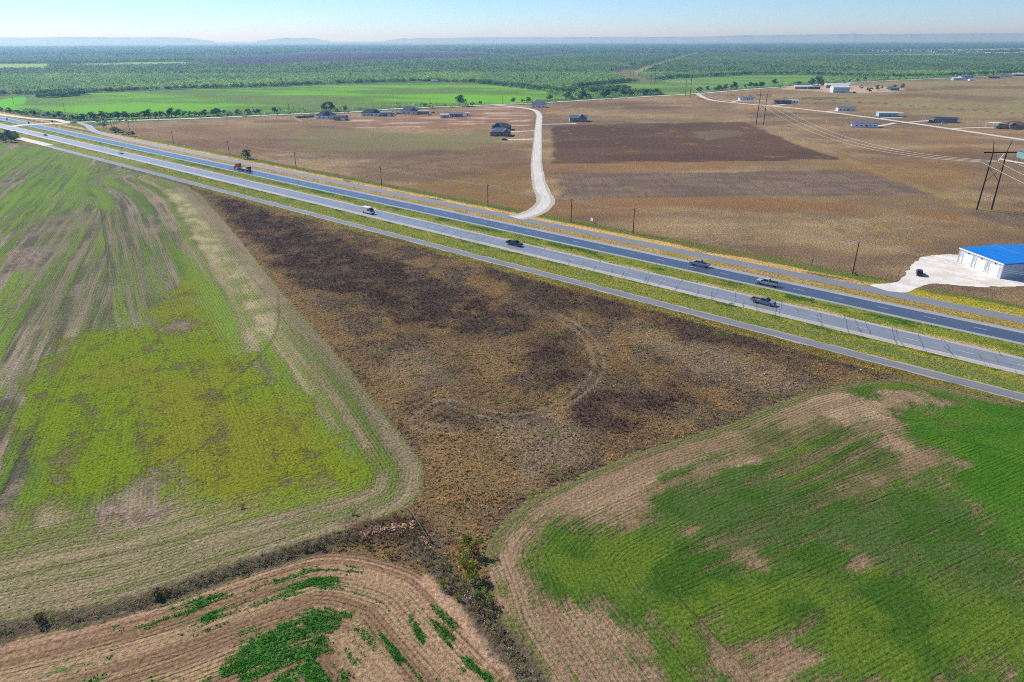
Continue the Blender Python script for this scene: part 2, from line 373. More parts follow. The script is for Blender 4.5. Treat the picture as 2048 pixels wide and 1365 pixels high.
    for i, (q, cv) in enumerate(RG):
        gg = m * area(q, 7, 8, 8, 92 + i)
        put(gg, mix3(L(104, 100, 62), L(136, 116, 82), sstep(.45, .66, n3)), mix3(L(64, 96, 26), L(94, 116, 34) if i != 2 else L(80, 100, 46), sstep(.36, .62, fbm(X, Y, 12, 4, 99))), cv * .9 + .18 + (rs - .5) * 1.5 + (n3 - .5) * .5 + (n2 - .5) * .45)
    put(m * area(RG[1][0], 3, 5, 14, 98) * .6, None, L(66, 116, 20))
    put(m * (1 - sstep(1.6, 3.2, de + (n3 - .5) * 2.4)) * sstep(.36, .5, fbm(X, Y, 14, 3, 101) + .15 * (Y > 80)), L(132, 118, 82), L(106, 114, 56), .5)
    # bottom field
    m = area(BF, .4, .5, 3)
    de, al = pline(BF_EDGE, X, Y, 400)
    k = m > 0.01
    rowc[k], along[k] = de[k] + 20, al[k]
    rs = fbm(rowc, along * .05, 2.6, 4, 111)
    so = mix3(L(140, 112, 84), L(172, 142, 108), sstep(.38, .66, rs))
    put(m, so, mix3(L(58, 106, 34), L(80, 128, 48), n3), .1 + (rs - .5) * .9 + (n3 - .5) * .5, 1.35, 0)
    cl = fbm(rowc, along * .16, 1.7, 4, 112)
    cl2 = fbm(rowc, along * .25, 1.8, 3, 113)
    q, cv = BG[0]
    put(m * area(q, 2.2, 5, 4, 114), L(140, 112, 84), None, .8 + (cl - .5) * 1.6)
    for i, (c_, w_) in enumerate(BG[1:]):
        put(m * (1 - sstep(w_ * .4, w_ * 1.3, pline(c_, X, Y)[0] + (cl - .5) * 1.6)), None, None, .15 + sstep(.4, .6, cl2) * .7)
    put(m * area(poly((300, 1240), (430, 1185), (560, 1150), (700, 1130), (725, 1150), (560, 1192), (430, 1228), (330, 1252)), 1.5, 2, 4), None, None, .55 + (cl - .5) * 3.0)
    put(m * sstep(.52, .64, cl) * sstep(4, 8, de) * sstep(.44, .56, fbm(X, Y, 12, 3, 116)) * .8, None, None, .6)
    put(m * np.exp(-((de - 3.0) / .32) ** 2) * .6 + m * np.exp(-((de - 1.3) / .32) ** 2) * .6, L(186, 148, 116), None, 0.0)
    put(m * np.exp(-((de - 2.2) / .35) ** 2) * .4, L(128, 92, 70), None, 0.05)
    d, _ = pline(PATH, X, Y)
    put((1 - sstep(.6, 2.0, d + (n4 - .5) * 1.6)) * .85, mix3(L(194, 160, 126), L(172, 138, 108), n4), None, 0.02, 0.1)
    # weedy ditch between the fields
    d, _ = pline(DITCH, X, Y)
    put((1 - sstep(1.4, 2.6, d + (n4 - .5) * 1.8)) * .9, mix3(L(120, 106, 92), L(90, 78, 64), n4), L(92, 92, 52), .4, 0, 0)
    put(area(poly((690, 1050), (760, 1030), (835, 1040), (850, 1085), (800, 1090), (720, 1085)), 1.5, 2, 4), mix3(L(84, 64, 52), L(120, 92, 76), n4), L(84, 84, 44), .4, 0)
    return dict(soil=soil, plant=plant, cover=cover, rowc=rowc, along=along, amp=amp, brush=brush)


# ------------------------------------------------------------------ materials
def nodes_of(m):
    m.use_nodes = True
    nt = m.node_tree
    nt.nodes.clear()
    return nt, nt.nodes, nt.links


class NB:
    """small node-building helper"""
    def __init__(self, name):
        self.m = bpy.data.materials.new(name)
        self.nt, self.N, self.Lk = nodes_of(self.m)
        self.out = self.N.new('ShaderNodeOutputMaterial')

    def set(self, sock, v):
        if hasattr(v, 'is_output'):
            self.Lk.new(v, sock)
        else:
            sock.default_value = v

    def math(self, op, a, b=0.0, c=0.0, clamp=False):
        n = self.N.new('ShaderNodeMath'); n.operation = op; n.use_clamp = clamp
        for i, v in enumerate((a, b, c)):
            self.set(n.inputs[i], v)
        return n.outputs[0]

    def attr(self, name, out='Fac'):
        n = self.N.new('ShaderNodeAttribute'); n.attribute_name = name
        return n.outputs[out]

    def noise(self, vec, scale, detail=4, rough=.55, out='Fac'):
        n = self.N.new('ShaderNodeTexNoise'); n.inputs['Scale'].default_value = scale
        n.inputs['Detail'].default_value = detail; n.inputs['Roughness'].default_value = rough
        if vec is not None:
            self.Lk.new(vec, n.inputs['Vector'])
        return n.outputs[out]

    def mix(self, fac, a, b, kind='MIX'):
        n = self.N.new('ShaderNodeMix'); n.data_type = 'RGBA'; n.blend_type = kind
        self.set(n.inputs[0], fac); self.set(n.inputs[6], a); self.set(n.inputs[7], b)
        return n.outputs[2]

    def step(self, x, lo, hi, o0=0.0, o1=1.0):
        n = self.N.new('ShaderNodeMapRange'); n.interpolation_type = 'SMOOTHSTEP'
        self.set(n.inputs[0], x)
        for i, v in enumerate((lo, hi, o0, o1)):
            self.set(n.inputs[i + 1], v)
        return n.outputs[0]

    def xyz(self, x, y, z=0.0):
        n = self.N.new('ShaderNodeCombineXYZ')
        for i, v in enumerate((x, y, z)):
            self.set(n.inputs[i], v)
        return n.outputs[0]

    def sep(self, v):
        n = self.N.new('ShaderNodeSeparateXYZ'); self.Lk.new(v, n.inputs[0])
        return n.outputs

    def obj(self):
        return self.N.new('ShaderNodeTexCoord').outputs['Object']

    def bump(self, h, strength, dist):
        n = self.N.new('ShaderNodeBump'); n.inputs['Strength'].default_value = strength
        n.inputs['Distance'].default_value = dist; self.Lk.new(h, n.inputs['Height'])
        return n.outputs[0]

    def bsdf(self, col, rough=.9, spec=.2, metal=0.0, normal=None):
        n = self.N.new('ShaderNodeBsdfPrincipled')
        self.set(n.inputs['Base Color'], col); self.set(n.inputs['Roughness'], rough)
        self.set(n.inputs['Specular IOR Level'], spec); n.inputs['Metallic'].default_value = metal
        if normal is not None:
            self.Lk.new(normal, n.inputs['Normal'])
        self.Lk.new(n.outputs[0], self.out.inputs[0])
        return n


def rgba(c):
    return (float(c[0]), float(c[1]), float(c[2]), 1.0)


MATS = {}


def mat(name, c, rough=.6, spec=.3, metal=0.0, var=.18, scale=1.5, bump=0.0):
    """plain painted / built material with weathering noise"""
    if name in MATS:
        return MATS[name]
    b = NB(name)
    o = b.obj()
    n1 = b.noise(o, scale, 5); n2 = b.noise(o, scale * 9, 3)
    f = b.math('ADD', b.math('MULTIPLY', n1, .7), b.math('MULTIPLY', n2, .3))
    f = b.step(f, .3, .7, 1 - var, 1 + var)
    col = b.mix(1.0, rgba(c), b.xyz(f, f, f), 'MULTIPLY')
    b.bsdf(col, rough, spec, metal, b.bump(n2, bump, .03) if bump else None)
    MATS[name] = b.m
    return b.m


def ground_material():
    b = NB('field_soil_and_crops')
    soil, plant = b.attr('soil', 'Color'), b.attr('plant', 'Color')
    cover, amp = b.attr('cover'), b.attr('amp')
    rc, al = b.attr('rowc'), b.attr('along')
    o = b.obj()
    s1 = b.noise(b.xyz(b.math('MULTIPLY', rc, 1.5), b.math('MULTIPLY', al, .09)), 1.0, 5, .65)
    s2 = b.noise(b.xyz(b.math('MULTIPLY', rc, .36), b.math('MULTIPLY', al, .018), 7.0), 1.0, 4, .6)
    streak = b.math('ADD', b.math('MULTIPLY', s1, .6), b.math('MULTIPLY', s2, .4))
    fine = b.noise(o, 1.1, 5, .65)
    mid = b.noise(o, .42, 4, .55)
    tiny = b.noise(o, 1.9, 5, .72)
    iso = b.math('ADD', b.math('MULTIPLY', fine, .65), b.math('MULTIPLY', mid, .35))
    sw = b.math('MINIMUM', b.math('MULTIPLY', amp, .6), .65)
    nn = b.math('ADD', b.math('MULTIPLY', iso, b.math('SUBTRACT', 1.0, sw)), b.math('MULTIPLY', streak, sw))
    t = b.math('ADD', cover, b.math('MULTIPLY', b.math('SUBTRACT', nn, .5), 2.6))
    fac = b.step(t, .2, .8)
    # individual furrows
    wv = b.math('SINE', b.math('MULTIPLY', b.math('ADD', rc, b.math('MULTIPLY', fine, .3)), 2 * math.pi / .72))
    wv = b.math('MULTIPLY', b.math('POWER', b.math('ADD', b.math('MULTIPLY', wv, .5), .5), 3.0), -1.6)
    fur = b.math('MULTIPLY', b.math('MULTIPLY', wv, amp), b.step(s2, .38, .66, .25, 1.0))
    col = b.mix(fac, soil, plant)
    v = b.math('ADD', b.math('MULTIPLY', b.math('SUBTRACT', tiny, .5), 2.5), b.math('MULTIPLY', b.math('SUBTRACT', nn, .5), 1.1))
    v = b.math('ADD', v, b.math('MULTIPLY', fur, .2))
    v = b.math('MAXIMUM', b.math('ADD', v, .96), .22)
    col = b.mix(1.0, col, b.xyz(v, v, v), 'MULTIPLY')
    h = b.math('ADD', b.math('MULTIPLY', fine, .6), b.math('MULTIPLY', tiny, .4))
    h = b.math('ADD', h, b.math('MULTIPLY', fur, .07))
    h = b.math('ADD', h, b.math('MULTIPLY', fac, .35))
    b.bsdf(col, .95, .05, 0, b.bump(h, 1.0, .55))
    return b.m


def leafy_material(name, trans=.25):
    b = NB(name)
    inf = b.N.new('ShaderNodeObjectInfo')
    c = b.attr('tint', 'Color')
    r = b.step(inf.outputs['Random'], 0, 1, .78, 1.22)
    o = b.obj()
    v = b.math('MULTIPLY', r, b.step(b.noise(o, .9, 3), .3, .7, .75, 1.25))
    col = b.mix(1.0, c, b.xyz(v, v, b.math('MULTIPLY', v, .95)), 'MULTIPLY')
    d = b.N.new('ShaderNodeBsdfDiffuse'); b.Lk.new(col, d.inputs[0])
    t = b.N.new('ShaderNodeBsdfTranslucent'); b.Lk.new(col, t.inputs[0])
    ms = b.N.new('ShaderNodeMixShader'); ms.inputs[0].default_value = trans
    b.Lk.new(d.outputs[0], ms.inputs[1]); b.Lk.new(t.outputs[0], ms.inputs[2])
    b.Lk.new(ms.outputs[0], b.out.inputs[0])
    return b.m


def road_material(name, lane, edge, half, sh_lo, sh_hi, cracks=0.0, rough=.5, wheel=.12, older=None):
    """u along in metres, v across in metres from the centre; paler shoulders, worn wheel tracks, sealed cracks"""
    b = NB(name)
    u, v = b.attr('u'), b.attr('v')
    uv = b.xyz(u, v)
    n1 = b.noise(b.xyz(b.math('MULTIPLY', u, .05), b.math('MULTIPLY', v, 1.6)), 1.0, 5)
    n2 = b.noise(uv, 2.2, 5, .7)
    n3 = b.noise(uv, .12, 3)
    vj = b.math('ADD', v, b.math('MULTIPLY', b.math('SUBTRACT', n2, .5), .35))
    sh = b.math('ADD', b.step(vj, sh_hi - .15, sh_hi + .15), b.step(vj, sh_lo + .15, sh_lo - .15))
    lane_c = rgba(lane) if older is None else b.mix(b.step(b.math('ADD', u, b.math('MULTIPLY', n1, 120)), -360, -170), rgba(older), rgba(lane))
    edge_c = rgba(edge) if older is None else b.mix(b.step(u, -480, -220), rgba(older), rgba(edge))
    col = b.mix(b.math('MINIMUM', sh, 1.0), lane_c, edge_c)
    f = b.math('ADD', b.math('MULTIPLY', b.math('SUBTRACT', n1, .5), 3 * wheel + .25), b.math('MULTIPLY', b.math('SUBTRACT', n2, .5), .35))
    f = b.math('ADD', b.math('ADD', f, 1.0), b.math('MULTIPLY', b.math('SUBTRACT', n3, .5), .3))
    col = b.mix(1.0, col, b.xyz(f, f, f), 'MULTIPLY')
    if cracks:
        tot = None
        for k, (per, sc) in enumerate(((6.3, .5), (10.7, .7))):
            wob = b.noise(b.xyz(b.math('MULTIPLY', u, .12), b.math('MULTIPLY', v, .05), 3.1 * k), 1.0, 4)
            q = b.math('FRACT', b.math('DIVIDE', b.math('ADD', u, b.math('ADD', b.math('MULTIPLY', wob, 6.0), b.math('MULTIPLY', v, .38))), per))
            c = b.step(b.math('ABSOLUTE', b.math('SUBTRACT', q, .5)), .2 / per, .09 / per)
            pres = b.step(b.noise(b.xyz(b.math('MULTIPLY', u, .06), b.math('MULTIPLY', v, .18), 9.0 + k), 1.0, 2), .42, .5)
            c = b.math('MULTIPLY', c, pres)
            tot = c if tot is None else b.math('MAXIMUM', tot, c)
        wv = b.math('ADD', v, b.math('MULTIPLY', b.math('SUBTRACT', b.noise(b.xyz(b.math('MULTIPLY', u, .08), 0.0, 5.0), 1.0, 3), .5), .8))
        lc = b.step(b.math('ABSOLUTE', b.math('SUBTRACT', wv, sh_lo)), .13, .07)
        tot = b.math('MAXIMUM', tot, b.math('MULTIPLY', lc, .7))
        tot = b.math('MULTIPLY', tot, b.step(u, -330, -150, 0.0, cracks))
        col = b.mix(tot, col, (.018, .019, .022, 1))
    b.bsdf(col, rough, .6, 0, b.bump(n2, .12, .02))
    return b.m


# ------------------------------------------------------------------ object helpers
def tag(o, label=None, cat=None, group=None, kind=None):
    if label: o['label'] = label
    if cat: o['category'] = cat
    if group: o['group'] = group
    if kind: o['kind'] = kind
    return o


def link(o, parent=None):
    COL.objects.link(o)
    if parent is not None:
        o.parent = parent
    return o


def empty(name, loc, rz=0.0, scale=1.0):
    o = bpy.data.objects.new(name, None)
    o.empty_display_size = .5
    o.location = (float(loc[0]), float(loc[1]), float(loc[2]) if len(loc) > 2 else 0.0)
    o.rotation_euler = (0, 0, rz)
    o.scale = (scale,) * 3
    return link(o)


def dup(o, parent=None):
    c = o.copy()
    link(c, parent)
    for ch in o.children:
        dup(ch, c)
    return c


class MB:
    """mesh builder: collects simple shapes into ONE mesh"""
    def __init__(self):
        self.v, self.f = [], []

    def add(self, vs, fs):
        k = len(self.v)
        self.v += [tuple(map(float, p)) for p in vs]
        self.f += [tuple(i + k for i in q) for q in fs]
        return self

    def box(self, x0, x1, y0, y1, z0, z1):
        return self.add([(x0, y0, z0), (x1, y0, z0), (x1, y1, z0), (x0, y1, z0), (x0, y0, z1), (x1, y0, z1), (x1, y1, z1), (x0, y1, z1)],
                        [(3, 2, 1, 0), (4, 5, 6, 7), (0, 1, 5, 4), (1, 2, 6, 5), (2, 3, 7, 6), (3, 0, 4, 7)])

    def frustum(self, a, z0, b, z1):
        """a, b = (x0, x1, y0, y1) at z0 and z1"""
        return self.add([(a[0], a[2], z0), (a[1], a[2], z0), (a[1], a[3], z0), (a[0], a[3], z0), (b[0], b[2], z1), (b[1], b[2], z1), (b[1], b[3], z1), (b[0], b[3], z1)],
                        [(3, 2, 1, 0), (4, 5, 6, 7), (0, 1, 5, 4), (1, 2, 6, 5), (2, 3, 7, 6), (3, 0, 4, 7)])

    def prism(self, prof, y0, y1):
        """profile of (x, z) points, counter-clockwise, extruded along y"""
        n = len(prof)
        return self.add([(x, y0, z) for x, z in prof] + [(x, y1, z) for x, z in prof],
                        [tuple(range(n)), tuple(range(2 * n - 1, n - 1, -1))] + [(i, i + n, (i + 1) % n + n, (i + 1) % n) for i in range(n)])

    def tube(self, p, q, r0, r1=None, n=8, cap=True):
        p, q = Vector(p), Vector(q)
        r1 = r0 if r1 is None else r1
        d = (q - p).normalized()
        u = d.orthogonal().normalized(); w = d.cross(u)
        vs = []
        for c, r in ((p, r0), (q, r1)):
            for i in range(n):
                a = 2 * math.pi * i / n
                vs.append(c + (u * math.cos(a) + w * math.sin(a)) * r)
        fs = [(i, (i + 1) % n, (i + 1) % n + n, i + n) for i in range(n)]
        if cap:
            fs += [tuple(range(n - 1, -1, -1)), tuple(range(n, 2 * n))]
        return self.add(vs, fs)

    def build(self, name, m, parent=None, bevel=0.0, smooth_=False):
        me = bpy.data.meshes.new(name)
        me.from_pydata(self.v, [], self.f)
        me.update()
        if bevel:
            bm = bmesh.new(); bm.from_mesh(me)
            bmesh.ops.recalc_face_normals(bm, faces=bm.faces)
            bmesh.ops.bevel(bm, geom=[e for e in bm.edges if len(e.link_faces) == 2 and e.calc_face_angle(0) > .5], offset=bevel, segments=2, affect='EDGES', clamp_overlap=True)
            bm.to_mesh(me); bm.free()
        if smooth_:
            me.polygons.foreach_set('use_smooth', [True] * len(me.polygons))
        if m is not None:
            me.materials.append(m)
        return link(bpy.data.objects.new(name, me), parent)


def np_mesh(name, verts, quads=None, tris=None, m=None, attrs=None, smooth_=False):
    """fast mesh from numpy arrays"""
    me = bpy.data.meshes.new(name)
    faces = quads if quads is not None else tris
    k = faces.shape[1]
    me.vertices.add(len(verts)); me.loops.add(faces.size); me.polygons.add(len(faces))
    me.vertices.foreach_set('co', np.ascontiguousarray(verts, dtype=np.float32).ravel())
    me.loops.foreach_set('vertex_index', np.ascontiguousarray(faces, dtype=np.int32).ravel())
    me.polygons.foreach_set('loop_start', np.arange(0, faces.size, k, dtype=np.int32))
    if smooth_:
        me.polygons.foreach_set('use_smooth', np.ones(len(faces), dtype=bool))
    me.update(calc_edges=True)
    for nm, arr in (attrs or {}).items():
        if arr.ndim == 2:
            a = me.attributes.new(nm, 'FLOAT_COLOR', 'POINT')
            full = np.ones((len(arr), 4), np.float32); full[:, :3] = arr
            a.data.foreach_set('color', full.ravel())
        else:
            a = me.attributes.new(nm, 'FLOAT', 'POINT')
            a.data.foreach_set('value', np.ascontiguousarray(arr, dtype=np.float32))
    if m is not None:
        me.materials.append(m)
    return me


# ------------------------------------------------------------------ ground sheet
def build_ground():
    ys = list(np.arange(1600, 112, -1.9)) + list(np.arange(112, 86, -.7))
    Yr = [P(1024, y)[1] for y in ys]
    Yr = [-220.0, -60.0, 10.0] + [y for y in Yr if y > 20] + list(np.geomspace(Yr[-1] * 1.05, 90000, 14))
    Yr = np.array(sorted(Yr))
    u = np.linspace(-1.12, 1.12, 1000)
    out = np.array([1.2, 1.35, 1.6, 2.1, 3.0, 4.5])
    u = np.concatenate([-out[::-1], u, out])
    depth = np.maximum(Yr * cT + H * sT, 70.0)
    X = (u[None, :] * depth[:, None] * (1024 / F)).ravel()
    Y = np.repeat(Yr, len(u))
    g = ground_data(X, Y)
    nr, nc = len(Yr), len(u)
    idx = np.arange(nr * nc).reshape(nr, nc)
    q = np.stack([idx[:-1, :-1], idx[:-1, 1:], idx[1:, 1:], idx[1:, :-1]], -1).reshape(-1, 4)
    v = np.stack([X, Y, np.zeros_like(X)], 1)
    me = np_mesh('ground', v, quads=q, m=ground_material(), attrs={k: g[k] for k in ('soil', 'plant', 'cover', 'rowc', 'along', 'amp')})
    tag(link(bpy.data.objects.new('ground', me)), 'flat patchwork of crop fields, weeds and dry pasture under the highway', 'ground', kind='structure')


build_ground()


# ------------------------------------------------------------------ roads
def ribbon(name, pts, width, z, m, label, edge_noise=.25, step=2.0, cat='road', hw0=None):
    pts = np.asarray(pts, float)
    seg = np.hypot(*np.diff(pts, axis=0).T)
    s = np.concatenate([[0], np.cumsum(seg)])
    n = max(2, int(s[-1] / step))
    t = np.linspace(0, s[-1], n + 1)
    p = np.stack([np.interp(t, s, pts[:, 0]), np.interp(t, s, pts[:, 1])], 1)
    d = np.gradient(p, axis=0)
    d /= np.linalg.norm(d, axis=1)[:, None]
    nrm = np.stack([-d[:, 1], d[:, 0]], 1)
    w = np.full(n + 1, width) if np.isscalar(width) else np.interp(t, np.linspace(0, s[-1], len(width)), width)
    vs = []; us = []; vv = []
    cols = [-1, -.5, 0, .5, 1]
    for c in cols:
        j = 0 if abs(c) < 1 else (fbm(t, np.full_like(t, c * 50), 3.0, 3, 5) - .5) * 2 * edge_noise
        off = c * w / 2 + j
        vs.append(np.column_stack([p + nrm * off[:, None], np.full(n + 1, z)])); us.append(t + (hw0 or 0)); vv.append(off)
    vs = np.concatenate(vs); us = np.concatenate(us); vv = np.concatenate(vv)
    idx = np.arange((n + 1) * len(cols)).reshape(len(cols), n + 1)
    q = np.stack([idx[:-1, :-1], idx[:-1, 1:], idx[1:, 1:], idx[1:, :-1]], -1).reshape(-1, 4)
    me = np_mesh(name, vs, quads=q, m=m, attrs={'u': us, 'v': vv})
    return tag(link(bpy.data.objects.new(name, me)), label, cat, kind='structure')


A0, A1 = -1500.0, 420.0
line = lambda n, a0=A0, a1=A1: np.array([hw(a0, n), hw(a1, n)])
W_ = lambda lo, hi: (hi - lo) * S
m_near = road_material('old_grey_asphalt', L(128, 132, 136), L(176, 168, 158), 5, -3.1, 4.4, cracks=.6, rough=.38, wheel=.24)
m_far = road_material('dark_asphalt', L(72, 82, 96), L(160, 156, 148), 5, -4.2, 3.3, rough=.28, wheel=.2)
m_front = road_material('worn_frontage_asphalt', L(120, 120, 120), L(158, 150, 138), 2.6, -1.6, 1.7, rough=.5, wheel=.36, older=L(92, 96, 104))
m_front2 = road_material('grey_frontage_asphalt', L(122, 124, 128), L(140, 134, 124), 2.6, -2.5, 2.5, rough=.55, wheel=.1)
m_gravel = road_material('pale_caliche_gravel', L(196, 191, 180), L(174, 164, 146), 3, -2.5, 2.5, rough=.9, wheel=.28)
m_county = road_material('bleached_county_road', L(196, 188, 176), L(182, 170, 152), 3, -2.6, 2.6, rough=.8)
ribbon('carriageway', line(172.6), W_(167.4, 177.8), .02, m_near, 'cracked pale grey carriageway nearer the weedy field, with sealed joints', .2, hw0=A0)
ribbon('carriageway', line(191.1), W_(185.9, 196.3), .02, m_far, 'darker smooth asphalt carriageway on the pasture side of the median', .2, hw0=A0)
ribbon('frontage_road', line(155.6, -560 * S), W_(153.6, 157.7), .02, m_front, 'worn pale frontage road beside the weedy field', .7, hw0=-560 * S)
ribbon('frontage_road', smooth(np.vstack([PP([(160, 247), (176, 252), (190, 263)]), [hw(-560 * S, 204.4), hw(-470 * S, 204), hw(-300 * S, 204), hw(-100 * S, 204), hw(A1, 205)]]), 8), W_(201.4, 206.6), .02, m_front2, 'grey frontage road along the dry pasture and utility poles', .3)
ribbon('frontage_road', smooth(PP([(-40, 222), (0, 229), (60, 237), (110, 240), (130, 244), (150, 246)]), 6), 7, .03, m_county, 'pale frontage road running left from the highway junction', .3)
ribbon('crossover_road', smooth(PP([(15, 255), (45, 250.5), (80, 248.5), (110, 247.5), (140, 246)]), 6), 11, .045, m_county, 'pale paved crossover joining both carriageways to the county road', .5)
ribbon('frontage_lane', smooth(PP([(36, 276), (62, 282.5), (97, 291)]), 5), 7, .05, m_county, 'short bleached concrete lane end beside the tree clump', .3)
CTY = smooth(PP([(135, 246), (170, 244.5), (240, 241.8), (350, 238.5), (520, 231.5), (620, 227), (702, 224.5), (800, 217.5), (976, 210.5), (1089, 205.5), (1200, 199), (1300, 193), (1394, 187.6), (1523, 177), (1600, 172.5), (1690, 166), (1850, 158.5), (2048, 150.5), (2300, 140)]), 5)
ribbon('county_road', CTY, 7.5, .03, m_county, 'pale county road along the tree row beyond the houses', .4, 5.0)
G1 = smooth(PP([(1030, 436), (1062, 428), (1084, 415), (1091, 399), (1080, 372), (1073, 330), (1075, 290), (1077, 250), (1078, 230), (1066, 220), (1030, 214.5), (988, 210.5)]), 8)
ribbon('gravel_road', G1, [10, 8.2, 7, 6.6, 6.4, 6.2, 6.2, 6.2, 6.2], .035, m_gravel, 'white gravel road running from the highway up to the dark roofed houses', .8)
G2 = smooth(PP([(1394, 187.5), (1420, 200), (1480, 207), (1600, 218), (1760, 238), (1900, 258), (2060, 282), (2300, 318)]), 6)
ribbon('gravel_road', G2, 8, .035, m_gravel, 'white gravel road crossing the pasture between the mobile homes', .3)
DRV = [((1076, 278), (1030, 280), (1003, 278)), ((1077, 262), (1040, 263), (1020, 264)), ((1083, 249), (1120, 248.5), (1153, 247.5)), ((1465, 204), (1480, 201), (1492, 200)),
       ((1530, 213), (1550, 211.5), (1570, 209)), ((1650, 224), (1680, 221.5), (1705, 220)), ((1758, 238), (1775, 236), (1805, 236)), ((1806, 246), (1840, 243), (1868, 241)),
       ((1790, 246), (1772, 250), (1752, 253)), ((1900, 258), (1950, 256), (2010, 256.5)), ((2070, 331), (2040, 326), (1998, 318))]
for i, dpts in enumerate(DRV):
    ribbon('driveway', smooth(PP(dpts), 5), 4.6, .04, m_gravel, ['white gravel driveway below the lower brick house', 'white gravel driveway to the upper brick house', 'white gravel driveway to the lone tan house', 'gravel driveway to the farthest mobile home', 'gravel driveway to the dark cluttered home', 'gravel driveway to the mobile home with blue tarp', 'gravel driveway under the pale blue mobile home', 'gravel driveway to the home with dark carport', 'gravel driveway to the white mobile home below the road', 'gravel driveway to the home with tall white carport', 'gravel driveway to the teal building'][i], .2, cat='driveway')
# gravel lot at the blue roofed shop
lot = np.array(LOT)
cen = lot.mean(0)
from mathutils.geometry import tessellate_polygon
lot = lot + (lot - cen) / np.linalg.norm(lot - cen, axis=1)[:, None] * ((fbm(lot[:, 0], lot[:, 1], 3.5, 4, 4, .7) - .5) * 3.6)[:, None]
q = np.array(tessellate_polygon([[Vector((p_[0], p_[1], 0)) for p_ in lot]]))
v = np.column_stack([lot, np.full(len(lot), .03)])
ar = (v[q[:, 1], 0] - v[q[:, 0], 0]) * (v[q[:, 2], 1] - v[q[:, 0], 1]) - (v[q[:, 1], 1] - v[q[:, 0], 1]) * (v[q[:, 2], 0] - v[q[:, 0], 0])
q[ar < 0] = q[ar < 0][:, ::-1]


def lot_material():
    b = NB('chalky_gravel_lot')
    o = b.obj()
    n1 = b.noise(o, .16, 5, .6); n2 = b.noise(o, 1.6, 5, .7)
    x, y, z = b.sep(o)
    n3 = b.noise(b.xyz(b.math('MULTIPLY', x, .8), b.math('MULTIPLY', y, 1.6)), .55, 5, .65)
    col = b.mix(b.step(n1, .35, .65), rgba(L(226, 220, 210)), rgba(L(204, 196, 182)))
    f = b.step(n2, .25, .75, .8, 1.12)
    col = b.mix(1.0, col, b.xyz(f, f, f), 'MULTIPLY')
    col = b.mix(b.step(n3, .68, .74, 0.0, .7), col, rgba(L(112, 104, 60)))
    b.bsdf(col, .95, .1, 0, b.bump(n2, .4, .05))
    return b.m


tag(link(bpy.data.objects.new('gravel_lot', np_mesh('gravel_lot', v, tris=q, m=lot_material()))), 'chalky white gravel lot in front of the blue roofed shop', 'gravel lot', kind='structure')

# painted lane dashes and edge lines
m_paint = mat('worn_white_paint', L(205, 205, 200), .7, .2, var=.3)
mk = MB()
for n, lo, hi in ((172.9, 168.9, 176.2), (191.0, 187.6, 194.4)):
    a = -700.0
    while a < 380:
        p0, p1 = hw(a, n), hw(a + 3.2, n)
        o_ = NV * .07
        mk.add([(*(p0 - o_), .026), (*(p1 - o_), .026), (*(p1 + o_), .026), (*(p0 + o_), .026)], [(0, 1, 2, 3)])
        a += 12.2
tag(mk.build('lane_markings', m_paint), 'faded white dashes down the middle of both carriageways', 'road markings', kind='structure')


# ------------------------------------------------------------------ scattered vegetation (uncountable)
def rand_in(poly_, n, rng):
    lo, hi = poly_.min(0), poly_.max(0)
    p = rng.uniform(lo, hi, (n, 2))
    _, _, ins = seg_dist(poly_, p[:, 0], p[:, 1], True)
    return p[ins]


def tufts(name, pts, h, spread, width, blades, colors, rng, label, cat, m, dark_base=False):
    """each tuft: a fan of thin upright blades"""
    n = len(pts)
    nb = blades
    ang = rng.uniform(0, 2 * math.pi, (n, nb))
    rr = rng.uniform(.05, 1, (n, nb)) * spread[:, None]
    hh = h[:, None] * rng.uniform(.6, 1.1, (n, nb))
    bx = pts[:, 0][:, None] + np.cos(ang) * rr * .45; by = pts[:, 1][:, None] + np.sin(ang) * rr * .45
    tx = pts[:, 0][:, None] + np.cos(ang) * rr; ty = pts[:, 1][:, None] + np.sin(ang) * rr
    wa = rng.uniform(0, 2 * math.pi, (n, nb)); ww = width[:, None] * rng.uniform(.6, 1.3, (n, nb))
    ox, oy = np.cos(wa) * ww, np.sin(wa) * ww
    z0 = np.full_like(bx, -.02)
    V = np.stack([np.stack([bx - ox, by - oy, z0], -1), np.stack([bx + ox, by + oy, z0], -1), np.stack([tx + ox * .7, ty + oy * .7, hh], -1), np.stack([tx - ox * .7, ty - oy * .7, hh], -1)], 2).reshape(-1, 3)
    Fq = np.arange(len(V)).reshape(-1, 4)
    c = colors[:, None, :] * rng.uniform(.8, 1.2, (n, nb, 1))
    c = np.repeat(c.reshape(-1, 3), 4, axis=0)
    me = np_mesh(name, V, quads=Fq, m=m, attrs={'tint': c})
    return tag(link(bpy.data.objects.new(name, me)), label, cat, kind='stuff')


M_WEED = leafy_material('dead_weed_stalks', .2)
M_LEAF = leafy_material('leafy_foliage', .45)


def pick_color(p, rng, k=.5):
    g = ground_data(p[:, 0], p[:, 1])
    t = (rng.uniform(0, 1, len(p)) < g['cover'])[:, None]
    return np.where(t, g['plant'], g['soil']), g


